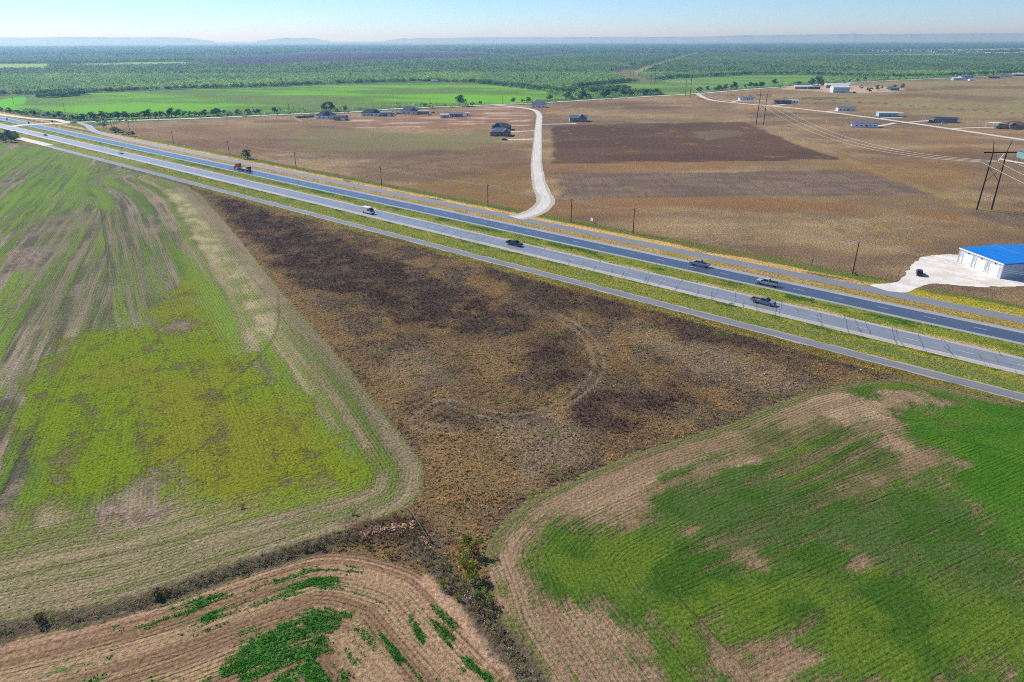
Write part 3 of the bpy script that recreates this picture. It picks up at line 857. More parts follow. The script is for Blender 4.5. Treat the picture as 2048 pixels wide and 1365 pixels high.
WF = np.vstack([np.array([hw(x, 152.6) for x in np.linspace(-318 * S, -18 * S, 12)]), RF_EDGE[20:62], DITCH[30:60][::-1] * 0 + DITCH[40], LF_EDGE[5:40][::-1]])
rng = np.random.default_rng(5)
p = rand_in(np.array([P(330, 340), P(1800, 730), P(1100, 1450), P(300, 1300)]), 400000, rng)
dd = sdf(LF, p[:, 0], p[:, 1]); de = sdf(RF, p[:, 0], p[:, 1]); df = sdf(BF, p[:, 0], p[:, 1])
nn_ = (p @ NV) / S
ok = (dd > -.2) & (de > -.1) & (df > .3) & (nn_ < 152.6)
ok &= pline(PATH, p[:, 0], p[:, 1])[0] > 1.5
p = p[ok]
dens = fbm(p[:, 0], p[:, 1], 6, 3, 202)
p = p[rng.uniform(0, 1, len(p)) < .35 + .9 * dens]
c, g = pick_color(p, rng)
tr, _ = pline(TRACK, p[:, 0], p[:, 1])
hgt = (.25 + .75 * fbm(p[:, 0], p[:, 1], 7, 3, 203)) * rng.uniform(.5, 1.25, len(p)) * np.where(np.abs(np.abs(tr) - 1.3) < .5, .25, 1)
tall = sstep(.12, .05, c.mean(1))
hgt *= .55 + .35 * tall
tufts('dead_weeds', p, hgt, .22 + .25 * rng.uniform(0, 1, len(p)), .04 + .05 * rng.uniform(0, 1, len(p)), 5, c * 2.1, rng, 'dense brown and rust dead weeds filling the idle triangular field', 'weeds', M_WEED)

wk = rng.uniform(0, 1, len(p)) < .018
wp = p[wk]; wr = rng.uniform(.22, .6, len(wp)); wc = c[wk]
wt = rng.uniform(0, 1, (len(wp), 1))
wc = np.where(wt < .12, L(104, 122, 54), np.where(wt < .3, L(176, 156, 112), wc * 1.25))
clumps_args = (np.column_stack([wp, wr * .55]), wr, wc)

# verge grass
p = np.concatenate([np.array([hw(a, n) for a, n in zip(rng.uniform(-420 * S, 40 * S, k), rng.uniform(lo, hi, k))]) for lo, hi, k in ((157.9, 167.2, 11000), (178, 185.6, 9000), (196.5, 201.2, 3500), (206.8, 216, 6000), (150.5, 153.4, 4000))])
p = p[(sdf(LOT, p[:, 0], p[:, 1]) > .8) & (pline(G1, p[:, 0], p[:, 1])[0] > 5.5)]
c, g = pick_color(p, rng)
tufts('verge_grass', p, rng.uniform(.1, .3, len(p)), rng.uniform(.15, .35, len(p)), rng.uniform(.03, .07, len(p)), 5, c * 1.45, rng, 'mown green and straw grass on the highway verges and median', 'grass', M_WEED)

# pasture tussocks
p = rand_in(np.array([hw(-420 * S, 212), hw(150 * S, 212), P(2100, 330), P(1100, 330), P(500, 290)]), 34000, rng)
nn_ = (p @ NV) / S
ok = (nn_ > 211) & (pline(G1, p[:, 0], p[:, 1])[0] > 4.5) & (sdf(LOT, p[:, 0], p[:, 1]) > 1)
p = p[ok]
p = p[rng.uniform(0, 1, len(p)) < .25 + fbm(p[:, 0], p[:, 1], 10, 3, 207)]
c, g = pick_color(p, rng)
tufts('pasture_tussocks', p, rng.uniform(.12, .34, len(p)), rng.uniform(.2, .5, len(p)), rng.uniform(.06, .12, len(p)), 4, c * 1.9, rng, 'low tussocks of dry brown grass over the pasture', 'grass', M_WEED)

# young crop plants in the two near fields
p = np.concatenate([rand_in(np.array([P(150, 1130), P(1080, 1130), P(1080, 1400), P(150, 1400)]), 90000, rng)])
inR = sdf(RF, p[:, 0], p[:, 1]) < -.5; inB = sdf(BF, p[:, 0], p[:, 1]) < -.5
k_ = inR | inB; p = p[k_]; inB = inB[k_]
g = ground_data(p[:, 0], p[:, 1])
ok = rng.uniform(0, 1, len(p)) < sstep(.25, 1.05, g['cover']) * np.where(inB, .5, .0)
p, inB = p[ok], inB[ok]
c = g['plant'][ok]
# snap to the drilled rows
tufts('young_crop', p, np.where(inB, .17, .12) * rng.uniform(.6, 1.2, len(p)), np.where(inB, .26, .18), rng.uniform(.04, .08, len(p)), 4, c * 1.9, rng, 'dark green young crop leaves in patches of the bottom field', 'crop', M_LEAF)


p = rand_in(np.array([P(-60, 300), P(330, 330), P(900, 900), P(860, 1060), P(-60, 1300)]), 170000, rng)
p = p[(sdf(LF, p[:, 0], p[:, 1]) < -.6) & (rng.uniform(0, 1, len(p)) < np.clip(220 / np.hypot(p[:, 0], p[:, 1]), .25, 1))]
c, g = pick_color(p, rng)
tufts('crop_stubble', p, rng.uniform(.05, .17, len(p)), rng.uniform(.12, .3, len(p)), rng.uniform(.03, .08, len(p)), 3, c * 1.75, rng, 'straw stubble and volunteer green over the large left field', 'stubble', M_WEED)


# ditch shrubbery and scrub (mass) as leafy clumps
def clumps(name, cen, rad, per, leaf, colors, rng, label, cat, m=M_LEAF, flat=.75, ret=False, up=1.0, cv=.35):
    n = len(cen)
    th = rng.uniform(0, 2 * math.pi, (n, per)); cz = rng.uniform(-.5, 1, (n, per)); rr = rng.uniform(.55, 1.05, (n, per))
    sxy = np.sqrt(np.clip(1 - cz ** 2, 0, 1))
    C = np.stack([cen[:, 0][:, None] + np.cos(th) * sxy * rr * rad[:, None], cen[:, 1][:, None] + np.sin(th) * sxy * rr * rad[:, None], np.maximum(cen[:, 2][:, None] + cz * rr * rad[:, None] * flat, .1)], -1).reshape(-1, 3)
    k = len(C)
    ls = np.repeat(leaf, per) * rng.uniform(.6, 1.3, k)
    a = rng.normal(size=(k, 3)); a[:, 2] *= up; a /= np.linalg.norm(a, axis=1)[:, None]
    b = rng.normal(size=(k, 3)); b[:, 2] *= up; b -= (a * b).sum(1)[:, None] * a; b /= np.linalg.norm(b, axis=1)[:, None]
    a *= ls[:, None]; b *= ls[:, None] * .8
    V = np.stack([C - a - b * .4, C + a * .3 - b, C + a + b * .5, C - a * .4 + b], 1).reshape(-1, 3)
    col = np.repeat(colors, per, axis=0) * rng.uniform(1 - cv, 1 + cv, (k, 1))
    col = np.repeat(col, 4, axis=0)
    me = np_mesh(name, V, quads=np.arange(len(V)).reshape(-1, 4), m=m, attrs={'tint': col})
    if ret:
        return me
    return tag(link(bpy.data.objects.new(name, me)), label, cat, kind='stuff')


clumps('weed_clumps', clumps_args[0], clumps_args[1], 22, clumps_args[1] * .2, clumps_args[2], rng, 'larger rounded weed clumps of straw, rust and olive among the dead weeds', 'weeds', M_WEED)
s = rng.uniform(0, 1, 600)
seg = np.concatenate([[0], np.cumsum(np.hypot(*np.diff(DITCH, axis=0).T))])
dp = np.stack([np.interp(s * seg[-1], seg, DITCH[:, 0]), np.interp(s * seg[-1], seg, DITCH[:, 1])], 1) + rng.normal(0, .55, (600, 2))
rad = rng.uniform(.18, .55, 600)
pal = np.array([L(160, 144, 116), L(136, 122, 94), L(132, 134, 78), L(176, 156, 126), L(150, 134, 108)])
clumps('ditch_scrub', np.column_stack([dp, rad * .6]), rad, 26, rad * .18, pal[rng.integers(0, 5, 600)], rng, 'grey brown leafless scrub along the ditch between the crop fields', 'scrub', M_WEED)

# far mesquite brushland
def brush(Y0, Y1, n, rad, per, leaf, name, label, tone=1.0):
    r2 = rng.uniform(Y0 ** 2, Y1 ** 2, n) ** .5
    x = rng.uniform(-.92, .92, n) * r2
    p = np.stack([x, r2], 1)
    g = ground_data(p[:, 0], p[:, 1])
    big = fbm(p[:, 0], p[:, 1], 120, 4, 301)
    ok = (g['brush'] > .5) & (rng.uniform(0, 1, n) < .45 + 1.0 * (big - .3))
    nn_ = (p @ NV) / S
    ok &= ~((nn_ < 225) & (p[:, 1] < 2500)) & (pline(CTY, p[:, 0], p[:, 1])[0] > 7)
    p = p[ok]
    k = len(p)
    rr = rad * rng.uniform(.55, 1.3, k)
    t = rng.uniform(0, 1, k)[:, None]
    big = fbm(p[:, 0], p[:, 1] * .5, 260, 3, 303)[:, None]
    c = L(118, 150, 92) * (1 - t) + L(168, 190, 112) * t
    c = c * (1 - sstep(.5, .66, big) * .6) + L(186, 204, 100) * sstep(.5, .66, big) * .6
    c = np.where(rng.uniform(0, 1, (k, 1)) < .06, L(84, 118, 80), c)
    c = np.where(rng.uniform(0, 1, (k, 1)) < .025, L(140, 112, 70), c)
    c = c * tone * np.array([.9, 1.04, .87])
    clumps(name, np.column_stack([p, rr * .75]), rr, per, rr * leaf, c, rng, label, 'brush', up=.45, cv=.15)


brush(560, 1700, 54000, 2.5, 16, .34, 'mesquite_brush', 'pale green mesquite brushland beyond the wheat fields')
brush(1700, 3800, 110000, 3.4, 8, .45, 'mesquite_brush', 'blue green mesquite brush stretching past the power line corridor', .8)
brush(3800, 9600, 100000, 7.0, 5, .6, 'mesquite_brush', 'hazy blue brushland below the far mesas', .5)
# hedge-like wood edges
edges = [([(-40, 194), (0, 191), (75, 189), (180, 186), (330, 180), (500, 175.5), (700, 167.5), (850, 164), (950, 166), (1020, 173), (1090, 181), (1150, 187)], 2.3, 700, 3.6), ([(76, 196), (110, 195), (140, 192), (172, 189)], 5, 150, 3.6), ([(80, 190), (120, 188), (165, 186)], 5, 120, 3.6),
         ([(1150, 175), (1210, 169), (1270, 163.5)], 3, 200, 3.6), ([(1310, 161), (1345, 157), (1500, 150), (1590, 149), (1690, 153), (1800, 156), (1900, 153), (2060, 146)], 3, 620, 3.8),
         ([(1180, 183), (1250, 187), (1320, 189)], 5, 240, 3.6), ([(1140, 181), (1200, 180), (1260, 178)], 8, 120, 3.4), ([(1228, 141), (1290, 130), (1366, 110.5), (1425, 97)], 4, 420, 4.2), ([(0, 129), (104, 127), (116, 129), (352, 122), (392, 122)], 5, 420, 5), ([(650, 104), (880, 103.5), (1020, 106), (1130, 103)], 8, 420, 6)]
pc, rc_ = [], []
for pts, jit_, n, r in edges:
    w = PP(pts); sg = np.concatenate([[0], np.cumsum(np.hypot(*np.diff(w, axis=0).T))]); s_ = rng.uniform(0, sg[-1], n)
    pc.append(np.stack([np.interp(s_, sg, w[:, 0]), np.interp(s_, sg, w[:, 1])], 1) + rng.normal(0, jit_, (n, 2))); rc_.append(r * rng.uniform(.6, 1.2, n))
pc = np.concatenate(pc); rc_ = np.concatenate(rc_)
t = rng.uniform(0, 1, (len(pc), 1))
clumps('wood_edge', np.column_stack([pc, rc_ * .85]), rc_, 26, rc_ * .27, L(70, 104, 62) * (1 - t) + L(118, 148, 76) * t, rng, 'dark green dense wood edges bordering the far fields', 'woodland', flat=.95, up=.6, cv=.25)


# ------------------------------------------------------------------ individual trees and shrubs
M_BARK = mat('grey_brown_bark', L(92, 76, 60), .9, .1, var=.3, scale=4)


def tree_proto(name, h, cr, nblob, per, leaf, cols, seed, stems=1, low=.3):
    """an Empty with a trunk (tapered stems with limbs) and a ragged crown"""
    r = np.random.default_rng(seed)
    e = empty(name, (0, 0, 0))
    tr = MB(); cen = []; rad = []
    for sidx in range(stems):
        lean = r.normal(0, .12 * h if stems > 1 else .05 * h, 2)
        top = Vector((lean[0], lean[1], h * .62))
        b0 = Vector((r.normal(0, .12), r.normal(0, .12), -.1)) if stems > 1 else Vector((0, 0, -.1))
        mid = b0.lerp(top, .5) + Vector((r.normal(0, .05 * h), r.normal(0, .05 * h), 0))
        tr.tube(b0, mid, .045 * h / math.sqrt(stems), .032 * h / math.sqrt(stems), 7)
        tr.tube(mid, top, .032 * h / math.sqrt(stems), .014 * h, 7)
        for k in range(nblob // stems):
            a = r.uniform(0, 2 * math.pi); q = r.uniform(.3, 1.0)
            z = h * (low + (1 - low) * r.uniform(.15, .9))
            env = math.sin(min(1, max(.12, (z / h - low * .6) / (1.02 - low * .6))) * math.pi) ** .6
            c = Vector((top.x + math.cos(a) * cr * q * env, top.y + math.sin(a) * cr * q * env, z))
            tr.tube(b0.lerp(top, r.uniform(.45, .95)), c, .011 * h, .004 * h, 5)
            cen.append(c); rad.append(cr * r.uniform(.26, .5))
    tr.build('trunk', M_BARK, e)
    cen = np.array(cen); rad = np.array(rad)
    pick = r.integers(0, len(cols), len(cen))
    me = clumps('crown', cen, rad, per, rad * leaf, np.array(cols)[pick], r, None, None, M_LEAF, .85, ret=True, up=.7)
    link(bpy.data.objects.new('crown', me), e)
    return e


G_D = [L(66, 96, 54), L(88, 120, 62), L(108, 138, 68)]
G_M = [L(84, 110, 54), L(104, 130, 62), L(124, 144, 68)]
G_Y = [L(120, 138, 30), L(104, 124, 34), L(138, 146, 48)]
PR = {'dark': [tree_proto('tree', 7.0, 3.2, 14, 40, .3, G_D, 1, low=.12), tree_proto('tree', 6.0, 3.4, 12, 40, .3, G_D, 2, 2, .08), tree_proto('tree', 8.5, 4.0, 18, 40, .28, G_D, 3, 1, .18)],
      'mid': [tree_proto('tree', 5.5, 3.0, 11, 36, .3, G_M, 4, 2, .06), tree_proto('tree', 6.5, 3.2, 13, 36, .3, G_M, 5, 1, .12)],
      'shrub': [tree_proto('shrub', 1.7, .95, 9, 60, .22, G_Y, 6, 3, .05), tree_proto('shrub', 1.4, .9, 8, 60, .22, G_M, 7, 3, .05), tree_proto('shrub', 1.2, .9, 8, 60, .24, [L(96, 92, 50), L(120, 106, 60), L(84, 84, 44)], 8, 3, .05)]}
USED = set()


def plant(kind, i, xy, sc, rz, label, cat='tree', group=None):
    pr = PR[kind][i % len(PR[kind])]
    if pr.name not in USED:
        o = pr; USED.add(pr.name)
    else:
        o = dup(pr)
    o.location = (float(xy[0]), float(xy[1]), 0); o.rotation_euler.z = rz
    o.scale = (sc, sc, sc * random.uniform(.9, 1.1))
    tag(o, label, cat, group)
    return o


# tree row along the far side of the county road
cseg = np.concatenate([[0], np.cumsum(np.hypot(*np.diff(CTY, axis=0).T))])
road_y = lambda x: np.interp(x, [0, 60, 135, 240, 350, 520, 620, 702, 800, 976, 1089, 1200, 1300, 1394, 1523], [228, 236, 243, 239.5, 236.5, 229.5, 225.2, 222.6, 215.6, 209, 204, 197.6, 191.7, 186.3, 176])
rows = [(0, 150, 22, 'dark green tree in the row left of the junction, backing the frontage road', .72), (150, 360, 34, 'dark green tree in the dense row behind the junction and pole line', 1.05), (360, 530, 14, 'dark green tree in the thinning row where the county road passes the wheat', .85)]
for x0, x1, n, lab, sc in rows:
    for k in range(n):
        x = x0 + (x1 - x0) * (k + random.uniform(.1, .9)) / n
        y = road_y(x) - random.uniform(.3, 2.2) - (3.5 if x < 130 else 0)
        plant('dark' if random.random() < .7 else 'mid', random.randint(0, 5), P(x, y), sc * .92 * random.uniform(.7, 1.15), random.uniform(0, 6.28), lab, 'tree', lab.replace('dark green tree', 'trees'))
lone = [(428, 231, .9), (482, 229.5, .8), (500, 229, .7), (548, 227, .9), (650, 223.5, 1.1), (660, 223.6, 1.35), (690, 222.5, 1.0), (720, 221, .6), (800, 215.5, .6), (851, 214.5, .8), (861, 216, 1.0), (890, 213, .5), (919, 212.5, 1.55), (932, 212, .8), (946, 210.5, .75), (961, 209.8, .8), (1028, 206.5, .9), (1045, 205.5, .8), (1056, 205, 1.1), (1062, 204.5, .8)]
for x, y, sc in lone:
    big = sc > 1.3
    plant('dark' if sc > .85 else 'mid', 2 if big else int(x), P(x, y), sc * .86, x, 'large dark tree standing alone by the county road at the wheat edge' if x == 919 else ('big round tree behind the dark roofed house with the fenced yard' if x == 660 else 'small scattered tree on the wheat side of the county road'), 'tree', None if x in (919, 660) else 'scattered trees along the wheat edge')
for k in range(26):
    x = random.uniform(1100, 1325)
    plant('dark' if random.random() < .6 else 'mid', k, P(x, road_y(x) - random.uniform(1.0, 3.2)), random.uniform(.75, 1.2), k, 'bushy tree in the row beside the county road beyond the tan house', 'tree', 'trees beside the county road beyond the tan house')
for k in range(20):
    x = random.uniform(1395, 1560)
    plant('dark', k, P(x, road_y(min(x, 1523)) - random.uniform(1.0, 2.6) - max(0, x - 1523) * .08), random.uniform(.8, 1.15), k, 'dark tree in the hedge row leading to the farmstead', 'tree', 'hedge row trees before the farmstead')
farm = [(1597, 171.5, 1.25), (1625, 172.5, 1.3), (1634, 174, 1.7), (1645, 172, 1.2), (1655, 172, 1.0), (1672, 170.5, .9), (1688, 169.5, .9), (1722, 178.5, 1.0), (1738, 185, 1.3), (1755, 181.5, 1.1), (1764, 178.5, .9), (1778, 181, 1.0), (1789, 176.5, .9), (1803, 178.5, 1.1), (1700, 164, .9), (1712, 163, 1.0), (1728, 163, 1.2)]
for x, y, sc in farm:
    plant('dark' if sc > 1.05 else 'mid', int(x), P(x, y), sc, x, 'tallest spreading tree over the farmstead sheds' if x == 1634 else 'farmyard tree around the metal barn and sheds', 'tree', None if x == 1634 else 'farmyard trees')
# left clump by the near carriageway
for k, (x, y, sc) in enumerate([(2, 281, 1.0), (12, 284, 1.05), (22, 285, .9), (30, 281, 1.0), (8, 277, 1.0), (20, 276, .95), (-10, 283, 1.1), (-22, 280, 1.1), (30, 276, .7), (-35, 284, 1.0)]):
    plant('dark' if k % 3 else 'mid', k, P(x, y), sc * .8, k, 'leafy tree in the clump at the near carriageway edge, left side', 'tree', 'tree clump beside the near carriageway')
plant('dark', 0, P(495.5, 318), .95, 2.0, 'lone dark green tree beside the far frontage road near the red truck')
for k, (x, y, sc, lab) in enumerate([(198, 247.5, 1.0, 'round bush beside the county road near the junction'), (207, 256, 1.0, 'thin small tree below the round bush near the junction'), (224, 264.5, .9, 'low bush at the left of the bush line under the poles'), (231, 265.5, 1.05, 'widest bush in the line under the utility poles'), (238, 266, .9, 'dense bush right of the widest one under the poles'), (247, 269, .75, 'small round bush second from the right under the poles'), (257, 272, .75, 'left half of the last bush pair under the poles'), (265, 273, .8, 'bush at the right end of the line under the poles'), (240, 244, .6, 'tiny bush by the county road past the junction')]):
    plant('mid', k, P(x, y), sc * .78, k, lab, 'bush')
# shrubs along the ditch
for k, (x, y, sc, i, lab) in enumerate([(944, 1108, 1.61, 0, 'bright yellow green shrub at the top of the ditch beside the ploughed headland'), (926, 1128, 1.26, 1, 'green shrub just below the yellow one in the ditch'), (940, 1150, 1.40, 0, 'leafy green shrub halfway along the green ditch clump'), (952, 1172, 1.33, 1, 'green shrub in the ditch with shadow on ploughed soil'), (962, 1190, 1.19, 1, 'green shrub low in the ditch clump by the curved furrows'), (972, 1206, 1.19, 1, 'last green shrub of the ditch clump going down'), (888, 1175, .8, 0, 'low yellow green shrub on the dirt side of the ditch'), (915, 1199, .55, 0, 'tiny yellow shrub beside the white litter'), (738, 1097, .8, 1, 'green shrub below the rubble pile'), (780, 1112, .8, 1, 'dark green shrub at the dirt headland below the rubble'), (640, 1098, .9, 2, 'olive shrub on the ditch left of the rubble'), (616, 1102, .7, 2, 'small olive shrub next to the olive ditch shrub'), (318, 1192, 1.1, 2, 'olive bush casting a dark shadow on the ditch bank'), (332, 1188, .8, 2, 'small olive bush touching the shadowed one'), (78, 1248, 1.2, 2, 'round brown bush at the lower end of the ditch'), (706, 1029, .6, 1, 'pair of small green weeds at the field corner'), (484, 1017, .55, 1, 'single green weed tuft in the yellow green crop')]):
    plant('shrub', i, P(x, y), sc, k * 1.3, lab, 'shrub')
for k, (x, y, sc, lab) in enumerate([(716, 503, .7, 'bright green weed bush in the dark weeds under the van'), (1408, 805, .6, 'small green bush near the lower fence line of weeds'), (1020, 725, .5, 'pale green weed bush in the middle of the weedy field'), (1008, 862, .5, 'green weed clump in the pale lower weeds')]):
    plant('shrub', k % 2, P(x, y), sc, k, lab, 'bush')
for k, (x, y) in enumerate([(1460, 612), (1622, 604), (1710, 551)]):
    plant('shrub', 1, P(x, y), .8, k, ['dark green grass clump in the median under the silver pickup', 'dark green clump in the median right of the silver pickup', 'scrubby bush at the foot of the right-hand utility pole'][k], 'bush')

# ------------------------------------------------------------------ buildings
C_ = dict(white=L(243, 243, 243), cream=L(232, 226, 212), tan=L(160, 136, 110), brick=L(134, 98, 78), grey=L(140, 142, 142), teal=L(110, 150, 150), dark=L(70, 74, 80), paleblue=L(160, 182, 196), green=L(120, 140, 128), charcoal=L(60, 64, 74), slate=L(98, 108, 124), brown=L(104, 84, 66), silver=L(190, 196, 200))
WM = lambda c: mat('painted_siding_' + c, C_[c] if c in C_ else c, .7, .25, var=.12, scale=.8)
RM = lambda c: mat('shingle_roof_' + c, C_[c], .85, .2, var=.25, scale=1.2)
M_GLASS = mat('dark_window_glass', L(44, 54, 66), .12, .6, var=.1)
M_TRIM = mat('white_trim', L(228, 228, 226), .6, .3, var=.08)
M_DOOR = mat('door_panel', L(120, 96, 78), .6, .3)


def roof_mesh(mb, x0, x1, y0, y1, z, h, kind, over=.45):
    x0 -= over; x1 += over; y0 -= over; y1 += over
    t = .18
    if kind == 'flat':
        return mb.frustum((x0, x1, y0, y1), z, (x0, x1, y0, y1), z + .25)
    ym = (y0 + y1) / 2
    ins = min((y1 - y0) / 2, (x1 - x0) / 2 - .1) if kind == 'hip' else 0
    vs = [(x0, y0, z), (x1, y0, z), (x1, y1, z), (x0, y1, z), (x0, y0, z + t), (x1, y0, z + t), (x1, y1, z + t), (x0, y1, z + t), (x0 + ins, ym, z + t + h), (x1 - ins, ym, z + t + h)]
    fs = [(3, 2, 1, 0), (0, 1, 5, 4), (1, 2, 6, 5), (2, 3, 7, 6), (3, 0, 4, 7), (4, 5, 9, 8), (6, 7, 8, 9), (5, 6, 9), (7, 4, 8)]
    return mb.add(vs, fs)


def house(name, px, py, w, d, rz, wh, rh, roof, wall, rcol, label, cat='house', wing=None, win=3, garage=False, carport=None, porch=False, group=None):
    """px, py: photo position of the middle of the front wall's foot; rz: turn in degrees"""
    e = empty(name, P(px, py), math.radians(rz))
    tag(e, label, cat, group)
    wb = MB().box(-w / 2, w / 2, 0, d, -.1, wh)
    if roof == 'gable':
        wb.add([(-w / 2, 0, wh), (-w / 2, d, wh), (-w / 2, d / 2, wh + rh * .96)], [(0, 1, 2)]).add([(w / 2, 0, wh), (w / 2, d, wh), (w / 2, d / 2, wh + rh * .96)], [(2, 1, 0)])
    if wing:                                    # (x centre, width, out, roof height)
        wx, ww, wo, wr = wing
        wb.box(wx - ww / 2, wx + ww / 2, -wo, -.003, -.1, wh - .004)
    wo_ = wb.build('wall', WM(wall), e)
    rb = roof_mesh(MB(), -w / 2, w / 2, 0, d, wh, rh, roof)
    ro = rb.build('roof', RM(rcol), e)
    if wing:
        g = MB()
        x0, x1 = wx - ww / 2 - .4, wx + ww / 2 + .4
        g.add([(x0, -wo - .4, wh + .01), (x1, -wo - .4, wh + .01), (wx, -wo - .4, wh + wr), (x0, d * .5, wh + .01), (x1, d * .5, wh + .01), (wx, d * .5, wh + wr)], [(0, 1, 2), (3, 5, 4), (0, 2, 5, 3), (1, 4, 5, 2), (0, 3, 4, 1)])
        g.build('wing_roof', RM(rcol), e)
    for k in range(win):
        x = -w / 2 + w * (k + .7) / (win + .4)
        if wing and abs(x - wing[0]) < wing[1] / 2 + .6:
            yy = -wing[2]
        else:
            yy = 0
        fr = MB().box(x - .75, x + .75, yy - .06, yy - .002, .9, 2.2).build('window', M_TRIM, e)
        MB().box(x - .62, x + .62, yy - .08, yy - .061, 1.02, 2.08).build('pane', M_GLASS, fr)
    x = w * .06
    MB().box(x - .5, x + .5, -.07, -.002, 0, 2.1).build('door', M_DOOR, e)
    if garage:
        MB().box(w / 2 - 5.4, w / 2 - .6, -.07, -.002, 0, 2.3).build('garage_door', M_TRIM, e)
    if carport:                                 # (x0, x1, y0, y1, height, colour)
        x0, x1, y0, y1, ch, cc = carport
        cp = MB().frustum((x0, x1, y0, y1), ch, (x0, x1, y0, y1), ch + .16).build('carport_roof', RM(cc), e)
        for qx, qy in ((x0 + .2, y0 + .2), (x1 - .2, y0 + .2), (x0 + .2, y1 - .2), (x1 - .2, y1 - .2)):
            MB().box(qx - .09, qx + .09, qy - .09, qy + .09, -.05, ch - .002).build('post', M_TRIM, e)
    if porch:
        MB().box(-w * .12, w * .2, -2.2, -.08, -.05, .35).build('porch', mat('porch_boards', L(150, 130, 110), .8), e)
    return e


house('house', 649, 237.8, 17, 11, -4, 3, 3.6, 'hip', 'white', 'charcoal', 'white house with dark hipped roof behind the fenced yard', wing=(3, 7, 2, 3.6))
house('garage', 679, 241.3, 12, 9, -6, 3, 1.2, 'gable', 'tan', 'charcoal', 'tan garage with dark roof and open side, right of the white house', 'garage', win=0, garage=True)
house('house', 741, 232.3, 19, 10, 0, 3, 3.2, 'hip', 'cream', 'charcoal', 'cream house with dark double hipped roof left of the green shed', wing=(6, 7, 2, 3.2), win=4)
house('shed', 772, 233, 11, 9, 0, 3.6, .8, 'gable', 'green', 'grey', 'green metal shed beside the cream house', 'shed', win=0, garage=True)
house('house', 818, 228.5, 18, 12, 3, 3, 4.2, 'hip', 'cream', 'slate', 'house with tall slate roof behind the long white canopy', wing=(5, 8, 3, 4.0))
house('canopy', 838, 228.8, 20, 5, 0, 2.8, .35, 'flat', 'grey', 'silver', 'long low white roofed canopy in front of the slate roofed house', 'canopy', win=0)
house('shed', 889, 236.3, 8, 6, 0, 3, .7, 'gable', 'paleblue', 'silver', 'bright white roofed pale blue shed at the middle of the dirt yard', 'shed', win=1)
house('mobile_home', 912, 234.5, 13, 6, 0, 2.9, .9, 'gable', 'grey', 'slate', 'dark fronted mobile home just right of the bright white shed', 'mobile home', win=3)
house('shed', 935, 232.4, 4, 3.6, 0, 3, .4, 'flat', 'white', 'silver', 'small white box shed standing alone right of the dirt yard homes', 'shed', win=0)
house('house', 1003, 261, 16.5, 10, 2, 2.8, 2.8, 'hip', 'brick', 'charcoal', 'upper brick house of the pair beside the white gravel road', wing=(-4, 7, 1.5, 3.4), win=3)
house('house', 1001, 272.5, 16.5, 10, 2, 3.0, 3.0, 'hip', 'brick', 'slate', 'lower brick house of the pair, with white arched porch', wing=(4.5, 6, 2.2, 2.8), win=3, porch=True)
house('house', 1076, 215.6, 17, 12, -8, 3.2, 4.6, 'hip', 'white', 'slate', 'white house with steep slate hip roof at the bend of the gravel road', win=4)
house('house', 1157, 243.6, 16.5, 10, 2, 3.2, 2.4, 'gable', 'tan', 'slate', 'lone tan house at the end of a short white driveway', wing=(3, 8, 2.0, 4.0), win=2, garage=True)
house('mobile_home', 1493, 200.8, 18, 7, -7, 3, .9, 'gable', 'white', 'slate', 'white mobile home farthest along the diagonal gravel road', 'mobile home', win=5)
house('mobile_home', 1566, 208.4, 19, 8, -8, 3, 1.1, 'gable', 'dark', 'charcoal', 'dark cluttered mobile home near the tall transmission tower', 'mobile home', win=4)
house('shed', 1588, 206.5, 9, 6, -6, 2.8, .7, 'gable', 'cream', 'silver', 'open pale shed just right of the dark cluttered home', 'shed', win=1)
house('mobile_home', 1693, 222.6, 18, 8, -8, 3.3, 1.1, 'gable', 'cream', 'slate', 'cream mobile home with blue tarp covered things at its left', 'mobile home', win=4, porch=True)
house('mobile_home', 1776, 233.8, 18, 8, -7, 3.4, .9, 'gable', 'paleblue', 'silver', 'pale blue mobile home with a carport at its right end', 'mobile home', win=4, carport=(9.3, 15, -1, 7, 3.4, 'silver'))
house('mobile_home', 1731, 255.2, 20, 8, -9, 3.2, 1.2, 'gable', 'white', 'slate', 'long white mobile home on the near side of the diagonal gravel road', 'mobile home', win=5, carport=(-15.5, -10.3, 0, 7, 2.8, 'slate'))
house('mobile_home', 1893, 246, 18, 8, -8, 3.2, 1.2, 'gable', 'green', 'charcoal', 'grey green mobile home with dark carport on its left', 'mobile home', win=5, porch=True, carport=(-19, -9.4, 0, 7, 3.2, 'slate'))
house('house', 2032, 258.5, 19, 10, -4, 3, 2.6, 'hip', 'tan', 'brown', 'tan house with dark brown roof behind the tall white carport', wing=(-4, 6, 2.0, 2.6), win=3, carport=(-19, -9.9, 1, 12, 4.4, 'silver'))
house('barn', 1682, 186.4, 22, 20, -10, 7.5, 2.0, 'gable', 'silver', 'silver', 'large pale metal barn in the farmstead', 'barn', win=0, garage=True)
house('shed', 1676, 176.6, 36, 14, -8, 4.2, 2.4, 'gable', 'tan', 'silver', 'wide tin roofed shed behind the metal barn', 'shed', win=0)
house('farmhouse', 1607, 178.4, 26, 11, -6, 3.2, 1.8, 'gable', 'tan', 'silver', 'low farmhouse with pale tin roof at the farm entrance', 'farmhouse', win=5)
house('shed', 1628, 179, 18, 6, -4, 3, .7, 'gable', 'dark', 'slate', 'dark low shed under the tallest farm tree', 'shed', win=1)
house('shed', 1789, 181.4, 14, 7, 0, 3.4, .8, 'gable', 'teal', 'slate', 'teal shed among the trees right of the metal barn', 'shed', win=1)
house('house', 1916, 161.2, 17, 9, 0, 3.4, 1.6, 'gable', 'paleblue', 'silver', 'pale blue home with a white carport at the far pasture edge', win=2, carport=(3, 11, -4, 2, 4.2, 'silver'))
